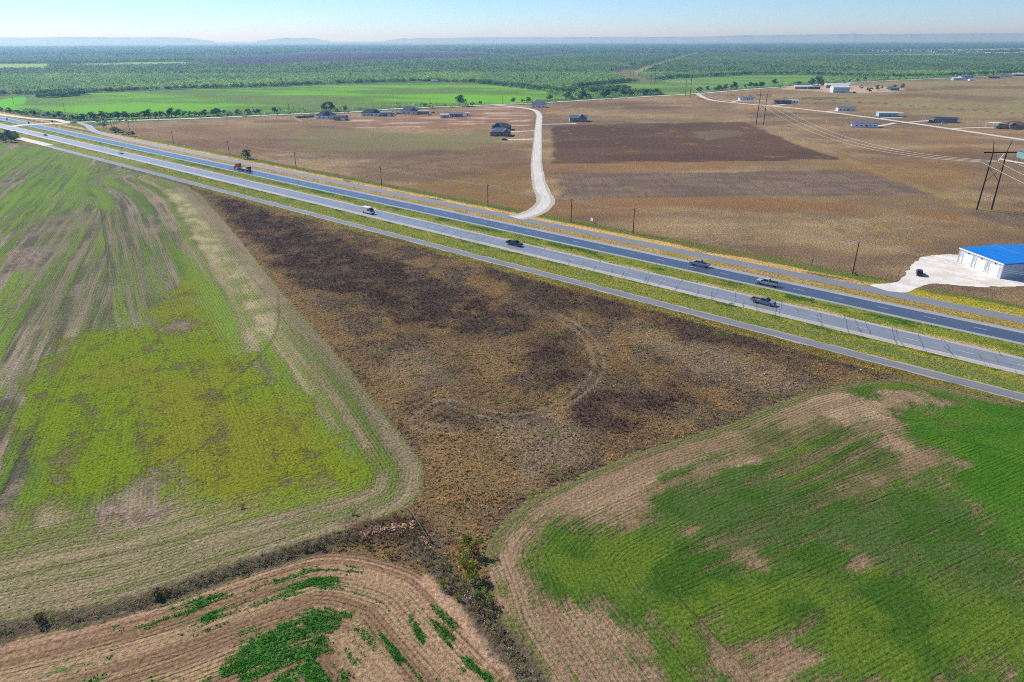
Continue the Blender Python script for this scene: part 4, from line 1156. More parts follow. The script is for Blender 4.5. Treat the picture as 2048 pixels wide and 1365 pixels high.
house('barn', 1934, 158.4, 24, 10, 0, 5, .9, 'gable', 'paleblue', 'slate', 'long blue grey barn behind the pale blue home', 'barn', win=0)
house('shed', 1943, 161.8, 8, 5, 0, 2.6, .5, 'gable', 'white', 'silver', 'small white shed in front of the long blue grey barn', 'shed', win=0)
house('house', 1988, 157, 22, 8, 0, 2.8, 1.2, 'gable', 'brick', 'brown', 'reddish low house at the left of the far right homes', win=2)
house('house', 2012, 155, 26, 9, 0, 3, 1.4, 'gable', 'cream', 'slate', 'pale home in the middle of the far right homes', win=3)
house('house', 2040, 152.4, 24, 9, 0, 3, 1.6, 'gable', 'dark', 'silver', 'dark home with pale roof at the right end of the far homes', win=2)
house('shop_building', 2094, 322, 22, 14, -6, 4.2, 1.4, 'gable', 'teal', 'slate', 'teal metal building behind the nearest transmission tower', 'building', win=0)
house('shed', 869, 165.2, 12, 6, 0, 3.4, .6, 'gable', 'silver', 'silver', 'tiny pale shed at the upper edge of the big wheat field', 'shed', win=0)

# blue roofed shop
A_, B_ = P(1914, 523.8), P(2000, 558)
ux = (B_ - A_); LEN = float(np.linalg.norm(ux)); ux /= LEN
shop = empty('shop_building', B_, math.atan2(ux[1], ux[0]))
tag(shop, 'white metal shop building with bright blue roof and three big doors', 'building')
M_SHOPW = mat('white_ribbed_metal', L(178, 184, 194), .5, .35, var=.06, scale=.5)
b = NB('blue_standing_seam_roof')
o_ = b.obj(); sx = b.sep(o_)
seam = b.step(b.math('ABSOLUTE', b.math('SUBTRACT', b.math('FRACT', b.math('MULTIPLY', sx[0], .42)), .5)), .40, .5, 1.0, .72)
f_ = b.math('MULTIPLY', seam, b.step(b.noise(o_, .3, 4), .3, .7, .9, 1.1))
b.bsdf(b.mix(1.0, rgba(L(14, 118, 200)), b.xyz(f_, f_, f_), 'MULTIPLY'), .45, .3)
M_BLUE = b.m
DEP, WH = 26.0, 4.75
# local x runs along the door wall (0 at the near corner, -LEN at the far one), local y = towards the back
MB().box(-LEN, 0, 0, DEP, -.1, WH).build('wall', M_SHOPW, shop)
rf = MB()
rf.add([(-LEN - .25, -.25, WH + .003), (.25, -.25, WH + .003), (.25, DEP + .25, WH + .003), (-LEN - .25, DEP + .25, WH + .003), (-LEN - .25, -.25, WH + .22), (.25, -.25, WH + .22), (.25, DEP + .25, WH + .22), (-LEN - .25, DEP + .25, WH + .22), (-LEN - .25, DEP / 2, WH + .75), (.25, DEP / 2, WH + .75)],
       [(3, 2, 1, 0), (0, 1, 5, 4), (2, 3, 7, 6), (4, 5, 9, 8), (6, 7, 8, 9), (1, 2, 6, 9, 5), (3, 0, 4, 8, 7)])
rf.build('roof', M_BLUE, shop)
MB().box(-LEN - .28, .28, -.31, -.252, WH - .12, WH + .3).build('fascia', M_TRIM, shop)
MB().box(-LEN - .26, .26, DEP / 2 - .18, DEP / 2 + .18, WH + .752, WH + .8).build('ridge_cap', mat('pale_blue_ridge', L(60, 140, 205), .5), shop)
for k in range(4):
    xq = -LEN + .12 + (LEN - .24) * k / 3
    MB().tube((xq, -.16, 0), (xq, -.16, WH - .13), .07, .07, 6).build('downspout', M_TRIM, shop)
for k in range(5):
    MB().box(.002, .03, 2.6 + k * 5.2, 2.72 + k * 5.2, 0, WH - .01).build('panel_joint', mat('panel_joint_grey', L(140, 148, 160), .6), shop)
M_ROLL = mat('white_roll_up_door', L(222, 222, 220), .5, .3, var=.05)
for k in range(3):
    xc = -LEN + LEN * (.22 + .305 * k)
    fr = MB().box(xc - 1.95, xc + 1.95, -.08, -.002, 0, 3.75).build('roller_door', M_ROLL, shop)
    MB().box(xc - 2.08, xc - 1.955, -.1, -.002, 0, 3.85).build('door_shade_strip', mat('painted_door_shadow', L(90, 110, 130), .7), shop)  # dark strip beside each roller door, shade put into its colour
    MB().box(xc - 3.1, xc - 2.4, -.06, -.002, 0, 2.1).build('door', M_ROLL, shop)
    MB().box(xc - .15, xc + .15, -.3, -.002, 4.1, 4.32).build('wall_lamp', mat('black_lamp_housing', L(30, 30, 32), .5), shop)

# fenced yard of the white house
M_WOOD = mat('weathered_wood', L(176, 156, 134), .85, .1, var=.25, scale=2)
pf = PP([(588.5, 237.5), (605.5, 246.2)])
d_ = pf[1] - pf[0]; ln = float(np.linalg.norm(d_))
e = empty('board_fence', pf[0], math.atan2(d_[1], d_[0])); tag(e, 'pale board fence at the left of the white house yard', 'fence')
MB().box(0, ln, -.03, .03, 0, 1.9).build('board_panel', M_WOOD, e)
for k in range(9):
    MB().box(ln * k / 8 - .06, ln * k / 8 + .06, .031, .15, -.05, 2.0).build('post', M_WOOD, e)
pf = PP([(589, 237.3), (629, 234.6)])
d_ = pf[1] - pf[0]; ln = float(np.linalg.norm(d_))
e = empty('board_fence', pf[0], math.atan2(d_[1], d_[0])); tag(e, 'darker board fence along the back of the white house yard', 'fence')
MB().box(0.2, ln, -.03, .03, 0, 1.9).build('board_panel', mat('grey_boards', L(110, 100, 92), .85, .1), e)
for k in range(9):
    MB().box(ln * (k + .2) / 8.4 - .06, ln * (k + .2) / 8.4 + .06, .031, .15, -.05, 2.0).build('post', M_WOOD, e)

# far towns: small pale buildings
far_sets = [([(1838, 105), (1846, 106), (1858, 107), (1872, 106.5), (1880, 105.5), (1893, 104), (1905, 103.5), (1912, 106), (1926, 104.8), (1938, 107), (1952, 106.5), (1962, 107), (1976, 108.5), (1986, 108), (2000, 108.5), (2014, 109), (2030, 107), (2040, 107.5), (2047, 106), (1745, 106.5), (1772, 106)], 'small pale house in the far settlement beyond the right-hand brush', 26, 5),
            ([(1222, 100.5), (1232, 101), (1245, 101.5), (1258, 101), (1275, 100.2), (1290, 99.8), (1302, 99.5), (1314, 100), (1328, 99.3), (1345, 98.8), (1360, 100.4)], 'small house in the far hamlet above the power line corridor', 24, 5),
            ([(20, 89), (55, 88.5), (70, 87.5), (136, 89), (170, 90), (182, 90), (248, 88), (262, 87.5), (376, 91.5), (322, 95), (398, 89)], 'white warehouse in the hazy town below the left mesa', 120, 9),
            ([(432, 88), (470, 88), (540, 88.5), (560, 90), (620, 89), (646, 88.7), (674, 96), (720, 94.5), (775, 94), (800, 87), (812, 86.8), (832, 91), (850, 93), (940, 85), (955, 84.8), (982, 99.5), (1035, 95), (1060, 92)], 'tiny white building scattered over the hazy plain left of the mast', 60, 7),
            ([(1102, 86), (1150, 84), (1200, 84), (1142, 92), (1160, 85), (1250, 82.5), (1420, 83), (1480, 81), (1560, 80), (1600, 80.5), (1735, 76.5), (1750, 76.3), (1772, 76.5), (1790, 76.2), (1700, 82)], 'tiny white building scattered over the hazy plain right of the mast', 70, 8)]
proto_small = {}
for pts, lab, w, h in far_sets:
    for k, (x, y) in enumerate(pts):
        key = (w, k % 3)
        if key not in proto_small:
            e = empty('distant_building', (0, 0, 0))
            ww = w * (.8 + .25 * (k % 3)); dd_ = w * .4
            MB().box(-ww / 2, ww / 2, 0, dd_, -.5, h).build('wall', WM(['white', 'cream', 'silver'][k % 3]), e)
            roof_mesh(MB(), -ww / 2, ww / 2, 0, dd_, h, h * .35, 'gable', .4).build('roof', RM(['silver', 'slate', 'silver'][k % 3]), e)
            proto_small[key] = e
        else:
            e = dup(proto_small[key])
        e.location = (*map(float, P(x, y)), 0); e.rotation_euler.z = random.uniform(-.3, .3)
        tag(e, lab, 'building', lab.replace('house in', 'houses in').replace('building scattered', 'buildings scattered').replace('warehouse in', 'warehouses in'))

# ------------------------------------------------------------------ poles, towers and wires
M_POLE = mat('creosoted_pole_wood', L(74, 60, 48), .85, .15, var=.3, scale=3)
M_STEELW = mat('weathered_steel', L(120, 116, 110), .6, .4, metal=.3)
M_CER = mat('grey_insulator', L(110, 110, 112), .3, .5)
M_TOWER = mat('dark_tower_wood', L(34, 30, 28), .8, .2, var=.25, scale=2)


def upole(xy, h, rz, label, arm=1.2, group=None):
    e = empty('utility_pole', xy, rz); tag(e, label, 'utility pole', group)
    MB().tube((0, 0, -.3), (0, 0, h), .2, .14, 8).build('shaft', M_POLE, e)
    MB().box(-.07, .07, -arm, arm, h - .75, h - .55).build('crossarm', M_POLE, e)
    for y in (-arm + .15, 0.35, arm - .15):
        MB().tube((0, y, h - .55), (0, y, h - .25), .06, .04, 6).build('insulator', M_CER, e)
    return e


poles = [((223.5, 255), 10), ((260.5, 267), 9), ((347.5, 288), 9.5), ((459, 310), 9.5), ((592.5, 337), 10), ((763.5, 370.5), 10), ((976, 413), 10.3), ((1142, 444), 9.8), ((1266, 467.5), 10.5), ((1705, 548), 11)]
plab = ['utility pole behind the round bush near the junction', 'utility pole above the bush line, left of the dry pasture', 'utility pole on the dry pasture edge above the small white car', 'utility pole just left of the lone tree', 'utility pole between the lone tree and the white van', 'utility pole above the white van', 'utility pole left of the white gravel road mouth', 'utility pole right of the gravel road mouth, beside the white sign', 'utility pole right of the white sign', 'tallest looking utility pole near the gravel lot']
pw = []
for (pp, h), lab in zip(poles, plab):
    xy = P(*pp); pw.append((xy, h))
    upole(xy, h, HW, lab)
for (x, y, h, lab) in [(28, 209, 9, 'thin pole among the trees at the far left'), (130, 224, 9, 'thin pole in the tree row behind the junction'), (579, 228, 10, 'thin pole in front of the wheat, left of the fenced yard'), (653, 222.5, 10, 'thin pole rising behind the white house'), (745, 218, 10, 'thin pole rising behind the cream house'), (861, 214, 9, 'thin pole beside the small tree above the dirt yard'), (1005, 207.5, 9, 'thin pole on the wheat edge right of the dirt yard'), (1095, 204, 9, 'thin pole behind the house at the gravel bend'), (1564, 171, 10, 'thin pole left of the farmstead'), (1955, 156, 10, 'thin pole right of the long blue grey barn'), (1744, 163, 9, 'thin pole above the farmyard trees')]:
    upole(P(x, y), h, HW * .3, lab)
# short post by the pasture
e = empty('marker_post', P(1623, 531.5)); tag(e, 'short weathered post with a small crosspiece near the frontage road', 'post')
MB().tube((0, 0, -.2), (0, 0, 2.1), .11, .1, 7).build('shaft', M_POLE, e)
MB().box(-.35, .35, -.06, .06, 1.9, 2.1).build('crosspiece', M_POLE, e)


def wire(name, pts, r, m, label, group=None, seg=14, sag=1.5):
    mb = MB()
    for (p, q) in zip(pts[:-1], pts[1:]):
        p, q = Vector(p), Vector(q)
        sg = sag if not callable(sag) else sag((q - p).length)
        prev = p
        for k in range(1, seg + 1):
            t = k / seg
            c = p.lerp(q, t); c.z -= 4 * sg * t * (1 - t)
            mb.tube(prev, c, r, r, 4, cap=False)
            prev = c
    return tag(mb.build(name, m), label, 'cable', group)


M_WIRE = mat('dull_aluminium_cable', L(206, 202, 196), .5, .4, var=.05)
M_WIRE2 = mat('thin_grey_cable', L(150, 146, 138), .6, .3, var=.05)
for off, lab in ((-1.05, 'thin distribution cable on the highway side of the utility poles'), (1.05, 'thin distribution cable on the pasture side of the utility poles')):
    pts = [(*(xy + NV * off), h - .25) for xy, h in pw] + [(*(P(1705, 548) + D * 85 + NV * off), 10.5)]
    wire('power_cable', pts, .045, M_WIRE, lab, sag=1.1)

# H-frame transmission line
tw = [P(1968, 420), P(1519.5, 250), P(1375, 195.8), P(1305.5, 169.8), P(1264, 153), P(1291, 131.5), P(1332, 119)]
line_az = math.atan2(*(tw[1] - tw[2])[::-1])


def hframe(xy, rz, k, label):
    e = empty('transmission_tower', xy, rz); tag(e, label, 'transmission tower')
    z = 25.6 * k
    for s_ in (-1, 1):
        MB().tube((s_ * 3.45, 0, -.4), (s_ * 3.05, 0, z + .4), .34, .24, 9).build('pole', M_TOWER, e)
        MB().tube((s_ * 3.05, 0, z + .35), (s_ * 4.2, 0, z + 5.2 * k), .16, .11, 7).build('shield_arm', M_TOWER, e)
        MB().tube((s_ * 3.28, 0, 12.6 * k), (-s_ * 3.16, 0.32 * s_, 19.4 * k), .1, .1, 6).build('brace', M_TOWER, e)
        MB().tube((s_ * 7.0, 0, z - .2), (s_ * 7.15, 0, z - 4.0), .1, .1, 6).build('insulator_string', M_CER, e)
    MB().box(-7.4, 7.4, -.42, -.2, z - .28, z + .28).build('crossarm', M_TOWER, e)
    iv = MB().tube((-2.1, -.3, z - .3), (0, -.1, z - 4.0), .09, .09, 6).tube((2.1, -.3, z - .3), (0, -.1, z - 4.0), .09, .09, 6)
    iv.build('insulator_string', M_CER, e)
    return e


rz_t = math.radians(1.5)
tlab = ['nearest wooden H-frame transmission tower at the right edge of the pasture', 'H-frame transmission tower at the corner of the dark burned field', 'H-frame transmission tower beside the county road at the start of the gravel road', 'H-frame transmission tower standing in the green field', 'H-frame transmission tower in the cleared corridor at the wood edge', 'faint H-frame transmission tower past the bend of the corridor', 'faintest H-frame transmission tower up the corridor']
for k, xy in enumerate(tw):
    hframe(xy, rz_t if k < 5 else -.35, 1.0, tlab[k])
# three-pole angle structure
e = empty('transmission_tower', P(1230, 145)); tag(e, 'three separate tall dark poles at the bend of the power line', 'transmission tower')
for s_ in (-8, 0, 8):
    MB().tube((s_, -s_ * .3, -.4), (s_, -s_ * .3, 24), .4, .28, 8).build('pole', M_TOWER, e)
three = P(1230, 145)
nxt = tw[0] + (tw[0] - tw[1]) * 1.0
span = [np.array(nxt)] + tw[:5]
for off, lab in ((-7.15, 'left bright conductor of the transmission line drooping over the pasture'), (0, 'middle bright conductor of the transmission line'), (7.15, 'right bright conductor of the transmission line')):
    pts = [(xy[0] + off, xy[1], 21.5) for xy in span] + [(three[0] + off * 1.1, three[1] - off * .3, 22)] + [(xy[0] + off, xy[1], 21.5) for xy in tw[5:]]
    wire('power_cable', pts, .06, M_WIRE, lab, sag=lambda l: 10.5 * (l / 330) ** 2, seg=22)
for off, lab in ((-4.2, 'left thin shield wire between the tower peaks'), (4.2, 'right thin shield wire between the tower peaks')):
    pts = [(xy[0] + off, xy[1], 30.8) for xy in span]
    wire('shield_wire', pts, .02, M_WIRE2, lab, sag=lambda l: 6 * (l / 330) ** 2, seg=20)

# distant mast
e = empty('radio_mast', P(1090.5, 92)); tag(e, 'thin tall radio mast on the hazy plain', 'mast')
MB().tube((0, 0, 0), (0, 0, 130), .9, .5, 6).build('lattice_shaft', M_STEELW, e)
e = empty('radio_mast', P(92, 87.2)); tag(e, 'slim mast over the hazy left town', 'mast')
MB().tube((0, 0, 0), (0, 0, 110), 3.2, 2.0, 6).build('lattice_shaft', M_STEELW, e)

# signs
e = empty('sign_board', P(1183.5, 446.5), math.radians(-58)); tag(e, 'white board sign on two posts facing the frontage road', 'sign')
for s_ in (-.66, .66):
    MB().box(s_ - .05, s_ + .05, -.05, .05, -.2, 2.2).build('post', M_POLE, e)
bd = MB().box(-.8, .8, -.09, -.051, .85, 2.25).build('board', mat('white_sign_board', L(236, 236, 234), .5), e)
MB().box(-.24, .24, -.096, -.091, 1.15, 1.95).build('faded_print', mat('faded_lilac_print', L(190, 190, 205), .6), bd)
for x, y, lab in [(15.5, 244, 'dark road sign on the junction median, farther one'), (59, 252, 'dark road sign on the junction median, nearer one'), (106, 249, 'small road sign at the mouth of the county road')]:
    e = empty('road_sign', P(x, y), HW); tag(e, lab, 'road sign')
    MB().tube((0, 0, -.2), (0, 0, 3), .08, .08, 6).build('post', M_STEELW, e)
    MB().box(-.1, .1, -.7, .7, 1.9, 3.3).build('panel', mat('dark_sign_back', L(44, 48, 50), .6), e)

# ------------------------------------------------------------------ ditch corner: old gate, rubble, litter
M_OLDW = mat('bleached_fence_wood', L(128, 112, 96), .9, .1, var=.3, scale=3)
fp = PP([(824, 1037), (832.5, 1050), (840, 1063), (859, 1085)])
e = empty('fence', fp[0]); tag(e, 'old leaning corner fence of grey posts and rails beside the rubble', 'fence')
rel = [Vector((*(q - fp[0]), 0)) for q in fp]
for k, q in enumerate(rel):
    MB().tube(q + Vector((0, 0, -.2)), q + Vector((.05, .03 * k, 1.5)), .09, .075, 7).build('post', M_OLDW, e)
for k in range(3):
    MB().tube(rel[k] + Vector((0, 0, 1.35)), rel[k + 1] + Vector((0, 0, 1.3 if k < 2 else .5)), .05, .05, 6).build('rail', M_OLDW, e)
fp = PP([(921.5, 985), (934, 999)])
e = empty('fence', fp[0]); tag(e, 'rusty pipe brace of two posts and a slanting rail in the rust weeds', 'fence')
q1 = Vector((*(fp[1] - fp[0]), 0))
M_RUST = mat('rusty_pipe', L(150, 112, 92), .7, .3, var=.3)
MB().tube((0, 0, -.2), (0, 0, 1.55), .07, .07, 7).build('post', M_RUST, e)
MB().tube(q1 + Vector((0, 0, -.2)), q1 + Vector((0, 0, 1.7)), .07, .07, 7).build('post', M_RUST, e)
MB().tube((0, 0, 1.5), q1 + Vector((0, 0, 1.6)), .05, .05, 7).build('rail', M_RUST, e)


def stones(name, cen, spread, n, size, m, label, kind='stuff'):
    mb = MB()
    for k in range(n):
        c = cen[random.randrange(len(cen))] + np.random.default_rng(k).normal(0, spread, 2)
        r = size * random.uniform(.5, 1.3)
        bm = bmesh.new(); bmesh.ops.create_icosphere(bm, subdivisions=1, radius=r)
        for v_ in bm.verts:
            v_.co *= random.uniform(.7, 1.2)
            v_.co.z *= .7
        base = len(mb.v)
        vs = [(v_.co.x + c[0], v_.co.y + c[1], v_.co.z + r * .3) for v_ in bm.verts]
        fs = [tuple(v_.index for v_ in f.verts) for f in bm.faces]
        mb.add(vs, fs); bm.free()
    return tag(mb.build(name, m), label, 'rubble', kind=kind)


stones('rubble', list(PP([(730, 1068), (745, 1064), (760, 1060), (775, 1057), (790, 1055), (805, 1053), (820, 1053)])), .45, 170, .22, mat('pink_rubble_stone', L(188, 146, 122), .9, var=.35), 'scatter of pinkish stones and broken blocks at the field corner')
stones('rubble', list(PP([(843, 1078), (847, 1083), (851, 1088), (856, 1096)])), .25, 40, .2, mat('pink_rubble_stone', L(188, 146, 122)), 'short line of pinkish stones beside the leaning fence')
for k, (x, y, lab) in enumerate([(931, 1192, 'white plastic litter lump by the ditch, upper of three'), (934, 1197, 'white plastic litter lump by the ditch, middle of three'), (940, 1198, 'white plastic litter lump by the ditch, lower right of three'), (446, 432, 'white litter bag at the upper edge of the dead weeds'), (1722, 741, 'white litter bag at the right tip of the weedy field')]):
    o = stones('litter_bag', [P(x, y)], .02, 1, .24, mat('white_plastic_litter', L(226, 228, 230), .5), lab, None)
    o['category'] = 'litter'

# ------------------------------------------------------------------ vehicles (local +x is forward)
M_TYRE = mat('black_tyre_rubber', L(26, 26, 27), .85, .2)
M_RIM = mat('alloy_rim', L(150, 152, 156), .35, .5, metal=.6)
M_CGLASS = mat('tinted_car_glass', L(22, 28, 36), .08, .6, var=.05)
M_LAMPW = mat('clear_headlight', L(230, 232, 235), .2, .5, var=.03)
M_LAMPR = mat('red_tail_light', L(150, 16, 18), .3, .5, var=.03)
M_BLK = mat('black_plastic_trim', L(28, 29, 31), .6, .3)


def paint(name, c):
    return mat('car_paint_' + name, c, .28, .5, var=.05)


def wheel(e, x, y, r=.38, w=.26):
    s_ = 1 if y > 0 else -1
    MBt = MB().tube((x, y - w / 2, r), (x, y + w / 2, r), r, r, 16)
    wh_ = MBt.build('wheel', M_TYRE, e)
    MB().tube((x, y + s_ * w / 2, r), (x, y + s_ * (w / 2 + .012), r), r * .62, r * .55, 12).build('rim', M_RIM, wh_)


def cabin(e, pm, a, z0, b, z1, wy0, wy1):
    """greenhouse: a, b = (x_rear, x_front) at z0 and z1"""
    cb = MB().frustum((a[0], a[1], -wy0, wy0), z0, (b[0], b[1], -wy1, wy1), z1).build('cabin', pm, e, bevel=.05)

    def pane(p):
        vs = [Vector(q) for q in p]
        n = (vs[1] - vs[0]).cross(vs[2] - vs[0]).normalized()
        c = sum(vs, Vector()) / 4
        vs = [c + (q - c) * .86 for q in vs]
        mb = MB().add([q + n * .012 for q in vs] + [q - n * .03 for q in vs], [(0, 1, 2, 3), (7, 6, 5, 4), (0, 4, 5, 1), (1, 5, 6, 2), (2, 6, 7, 3), (3, 7, 4, 0)])
        mb.build('window', M_CGLASS, e)
    pane([(a[1], -wy0, z0), (a[1], wy0, z0), (b[1], wy1, z1), (b[1], -wy1, z1)])
    pane([(a[0], wy0, z0), (a[0], -wy0, z0), (b[0], -wy1, z1), (b[0], wy1, z1)])
    pane([(a[0], -wy0, z0), (a[1], -wy0, z0), (b[1], -wy1, z1), (b[0], -wy1, z1)])
    pane([(a[1], wy0, z0), (a[0], wy0, z0), (b[0], wy1, z1), (b[1], wy1, z1)])


def lights(e, xf, xr, z, w, zr=None):
    zr = zr or z
    for s_ in (-1, 1):
        MB().box(xf - .03, xf + .02, s_ * w - .2, s_ * w + .2, z - .09, z + .09).build('headlight', M_LAMPW, e)
        MB().box(xr - .02, xr + .03, s_ * w - .12, s_ * w + .12, zr - .16, zr + .16).build('taillight', M_LAMPR, e)


def pickup(px, py, rz, pm, label, load=None):
    e = empty('pickup_truck', P(px, py), rz, 1.08); tag(e, label, 'pickup truck')
    Lh = 3.2
    MB().prism([(-.75, .42), (Lh - .1, .42), (Lh, .6), (Lh, .95), (Lh - .2, 1.12), (1.5, 1.2), (-.75, 1.2)], -1.0, 1.0).build('body', pm, e, bevel=.06)
    bed = MB().box(-3.2, -.76, -1.0, 1.0, .55, .72).box(-3.2, -.76, -1.0, -.88, .721, 1.2).box(-3.2, -.76, .88, 1.0, .721, 1.2).box(-.88, -.76, -.879, .879, .721, 1.2)
    bed.build('bed', pm, e)
    MB().box(-3.28, -3.205, -.97, .97, .6, 1.19).build('tailgate', pm, e)
    cabin(e, pm, (-.72, 1.75), 1.2, (-.55, .85), 1.9, .95, .78)
    for x in (2.15, -2.0):
        for y in (-.9, .9):
            wheel(e, x, y, .42, .28)
    MB().box(Lh + .001, Lh + .14, -.98, .98, .42, .62).build('bumper', M_RIM, e)
    MB().box(Lh + .001, Lh + .03, -.55, .55, .68, .95).build('grille', M_BLK, e)
    lights(e, Lh, -3.3, .85, .8, .95)
    for s_ in (-1, 1):
        MB().box(1.35, 1.55, s_ * 1.08 - .1, s_ * 1.08 + .1, 1.2, 1.42).build('mirror', M_BLK, e)
    if load:
        MB().box(-2.9, -1.1, -.8, .8, .73, 1.0 + load).build('toolbox', M_BLK, e)
    return e


def car(name, px, py, rz, pm, label, suv=False):
    e = empty(name, P(px, py), rz); tag(e, label, 'car')
    if suv:
        MB().prism([(-2.3, .35), (2.3, .35), (2.4, .6), (2.35, .9), (2.1, 1.02), (1.2, 1.1), (-2.35, 1.12), (-2.4, .6)], -.93, .93).build('body', pm, e, bevel=.07)
        cabin(e, pm, (-2.25, 1.25), 1.1, (-1.9, .5), 1.72, .9, .72)
    else:
        MB().prism([(-2.3, .3), (2.35, .3), (2.42, .5), (2.35, .75), (1.1, .92), (-1.6, .95), (-2.35, .92), (-2.42, .5)], -.9, .9).build('body', pm, e, bevel=.07)
        cabin(e, pm, (-1.75, 1.15), .93, (-1.05, .3), 1.42, .84, .64)
    for x in (1.5, -1.45):
        for y in (-.82, .82):
            wheel(e, x, y, .34, .22)
    lights(e, 2.4, -2.4, .7, .62, .78)
    MB().box(2.401, 2.46, -.8, .8, .3, .48).build('bumper', M_BLK, e)
    return e


hb = HW + math.pi
pickup(1399, 532, hb, paint('pale', L(142, 154, 166)), 'pale blue grey pickup truck leading on the dark carriageway, heading left')
pickup(1534, 570, hb, paint('white_blue', L(164, 174, 186)), 'white pickup truck farther right on the dark carriageway with black bed load', load=.3)
pickup(1526, 608, HW, paint('silver', L(120, 127, 138)), 'silver pickup truck on the cracked near carriageway, heading right')
pickup(1029, 491, HW, paint('charcoal', L(44, 54, 66)), 'charcoal pickup truck on the near carriageway below the gravel road mouth')
car('car', 242, 307.5, HW, paint('white_sedan', L(216, 222, 226)), 'small white and black car on the near carriageway, second from the left')
car('car', 91, 271.5, HW, paint('teal_grey', L(120, 140, 146)), 'grey green car nearest the junction on the near carriageway')
car('parked_car', 1838, 549.5, math.radians(64), paint('navy', L(26, 34, 66)), 'dark navy car parked on the chalky gravel lot', suv=True)

# white van
e = empty('van', P(737, 427), HW, 1.15); tag(e, 'white high roof cargo van on the near carriageway, heading right', 'van')
pm = paint('van_white', L(226, 226, 226))
MB().prism([(-3.0, .4), (2.9, .4), (3.05, .6), (3.0, 1.0), (2.2, 1.3), (1.45, 2.35), (1.2, 2.5), (-2.9, 2.5), (-3.05, 2.3)], -1.0, 1.0).build('body', pm, e, bevel=.08)
MB().add([(2.19, -.86, 1.36), (2.19, .86, 1.36), (1.53, .8, 2.28), (1.53, -.8, 2.28), (2.24, -.86, 1.38), (2.24, .86, 1.38), (1.58, .8, 2.3), (1.58, -.8, 2.3)], [(4, 5, 6, 7), (3, 2, 1, 0), (0, 1, 5, 4), (1, 2, 6, 5), (2, 3, 7, 6), (3, 0, 4, 7)]).build('windscreen', M_CGLASS, e)
for s_ in (-1, 1):
    MB().box(.55, 1.55, s_ * 1.005 - .012, s_ * 1.005 + .012, 1.35, 2.1).build('window', M_CGLASS, e)
    MB().box(1.75, 1.95, s_ * 1.1 - .1, s_ * 1.1 + .1, 1.35, 1.65).build('mirror', M_BLK, e)
    for x in (2.0, -1.9):
        wheel(e, x, s_ * .88, .38, .26)
MB().box(2.25, 2.95, -.75, .75, 1.2, 1.3).build('bonnet_panel', M_BLK, e)
lights(e, 3.03, -3.06, .8, .78, 1.0)
MB().box(3.051, 3.16, -.95, .95, .4, .62).build('bumper', M_BLK, e)

# red lorry with flatbed trailer
e = empty('flatbed_truck', P(487, 341), hb, 1.0); tag(e, 'red lorry with long flatbed trailer and upright stakes on the far carriageway', 'truck')
pr = paint('lorry_red', L(196, 18, 54))
MB().prism([(7.2, .6), (9.2, .6), (9.35, .8), (9.3, 1.7), (9.0, 1.85), (7.2, 1.95)], -1.0, 1.0).build('bonnet', pr, e, bevel=.08)
MB().prism([(3.9, .9), (7.19, .9), (7.19, 1.9), (6.75, 2.75), (6.3, 3.3), (4.2, 3.7), (3.9, 3.6)], -1.22, 1.22).build('cab', pr, e, bevel=.08)
MB().add([(7.2, -1.1, 1.97), (7.2, 1.1, 1.97), (6.8, 1.05, 2.7), (6.8, -1.05, 2.7), (7.16, -1.1, 1.95), (7.16, 1.1, 1.95), (6.7, 1.05, 2.68), (6.7, -1.05, 2.68)], [(0, 1, 2, 3), (7, 6, 5, 4), (0, 4, 5, 1), (1, 5, 6, 2), (2, 6, 7, 3), (3, 7, 4, 0)]).build('windscreen', M_CGLASS, e)
for s_ in (-1, 1):
    MB().box(5.7, 6.5, s_ * 1.23 - .015, s_ * 1.23 + .015, 1.95, 2.65).build('window', M_CGLASS, e)
    MB().tube((3.7, s_ * 1.05, 1.0), (3.7, s_ * 1.05, 3.8), .09, .09, 8).build('exhaust_stack', M_RIM, e)
    MB().tube((4.6, s_ * 1.05, .75), (6.0, s_ * 1.05, .75), .32, .32, 10).build('fuel_tank', M_RIM, e)
    for x in (8.3, 3.1, 1.9, -5.2, -6.4):
        wheel(e, x, s_ * 1.02, .5, .36)
MB().box(-7.4, 8.6, -.45, .45, .62, .88).build('chassis', M_BLK, e)
MB().box(-7.6, 3.3, -1.28, 1.28, 1.25, 1.42).build('trailer_deck', mat('pale_deck_boards', L(214, 206, 198), .7, var=.15), e)
MB().box(-7.3, 3.0, -.5, .5, .9, 1.24).build('trailer_beam', M_BLK, e)
for k in range(7):
    x = -3.4 + k * .95
    for s_ in (1,):
        MB().box(x - .05, x + .05, s_ * 1.18 - .05, s_ * 1.18 + .05, 1.421, 3.3).build('stake', M_OLDW, e)
MB().box(-7.5, -4.6, -1.1, 1.1, 1.422, 2.5).build('rear_rack', paint('rack_red', L(150, 24, 44)), e, bevel=.1)
MB().box(-7.55, -7.35, -1.2, 1.2, 2.2, 2.9).build('rack_bar', M_BLK, e)
lights(e, 9.33, -7.62, 1.1, .8, 1.1)
MB().box(9.31, 9.45, -1.1, 1.1, .55, .85).build('bumper', M_RIM, e)

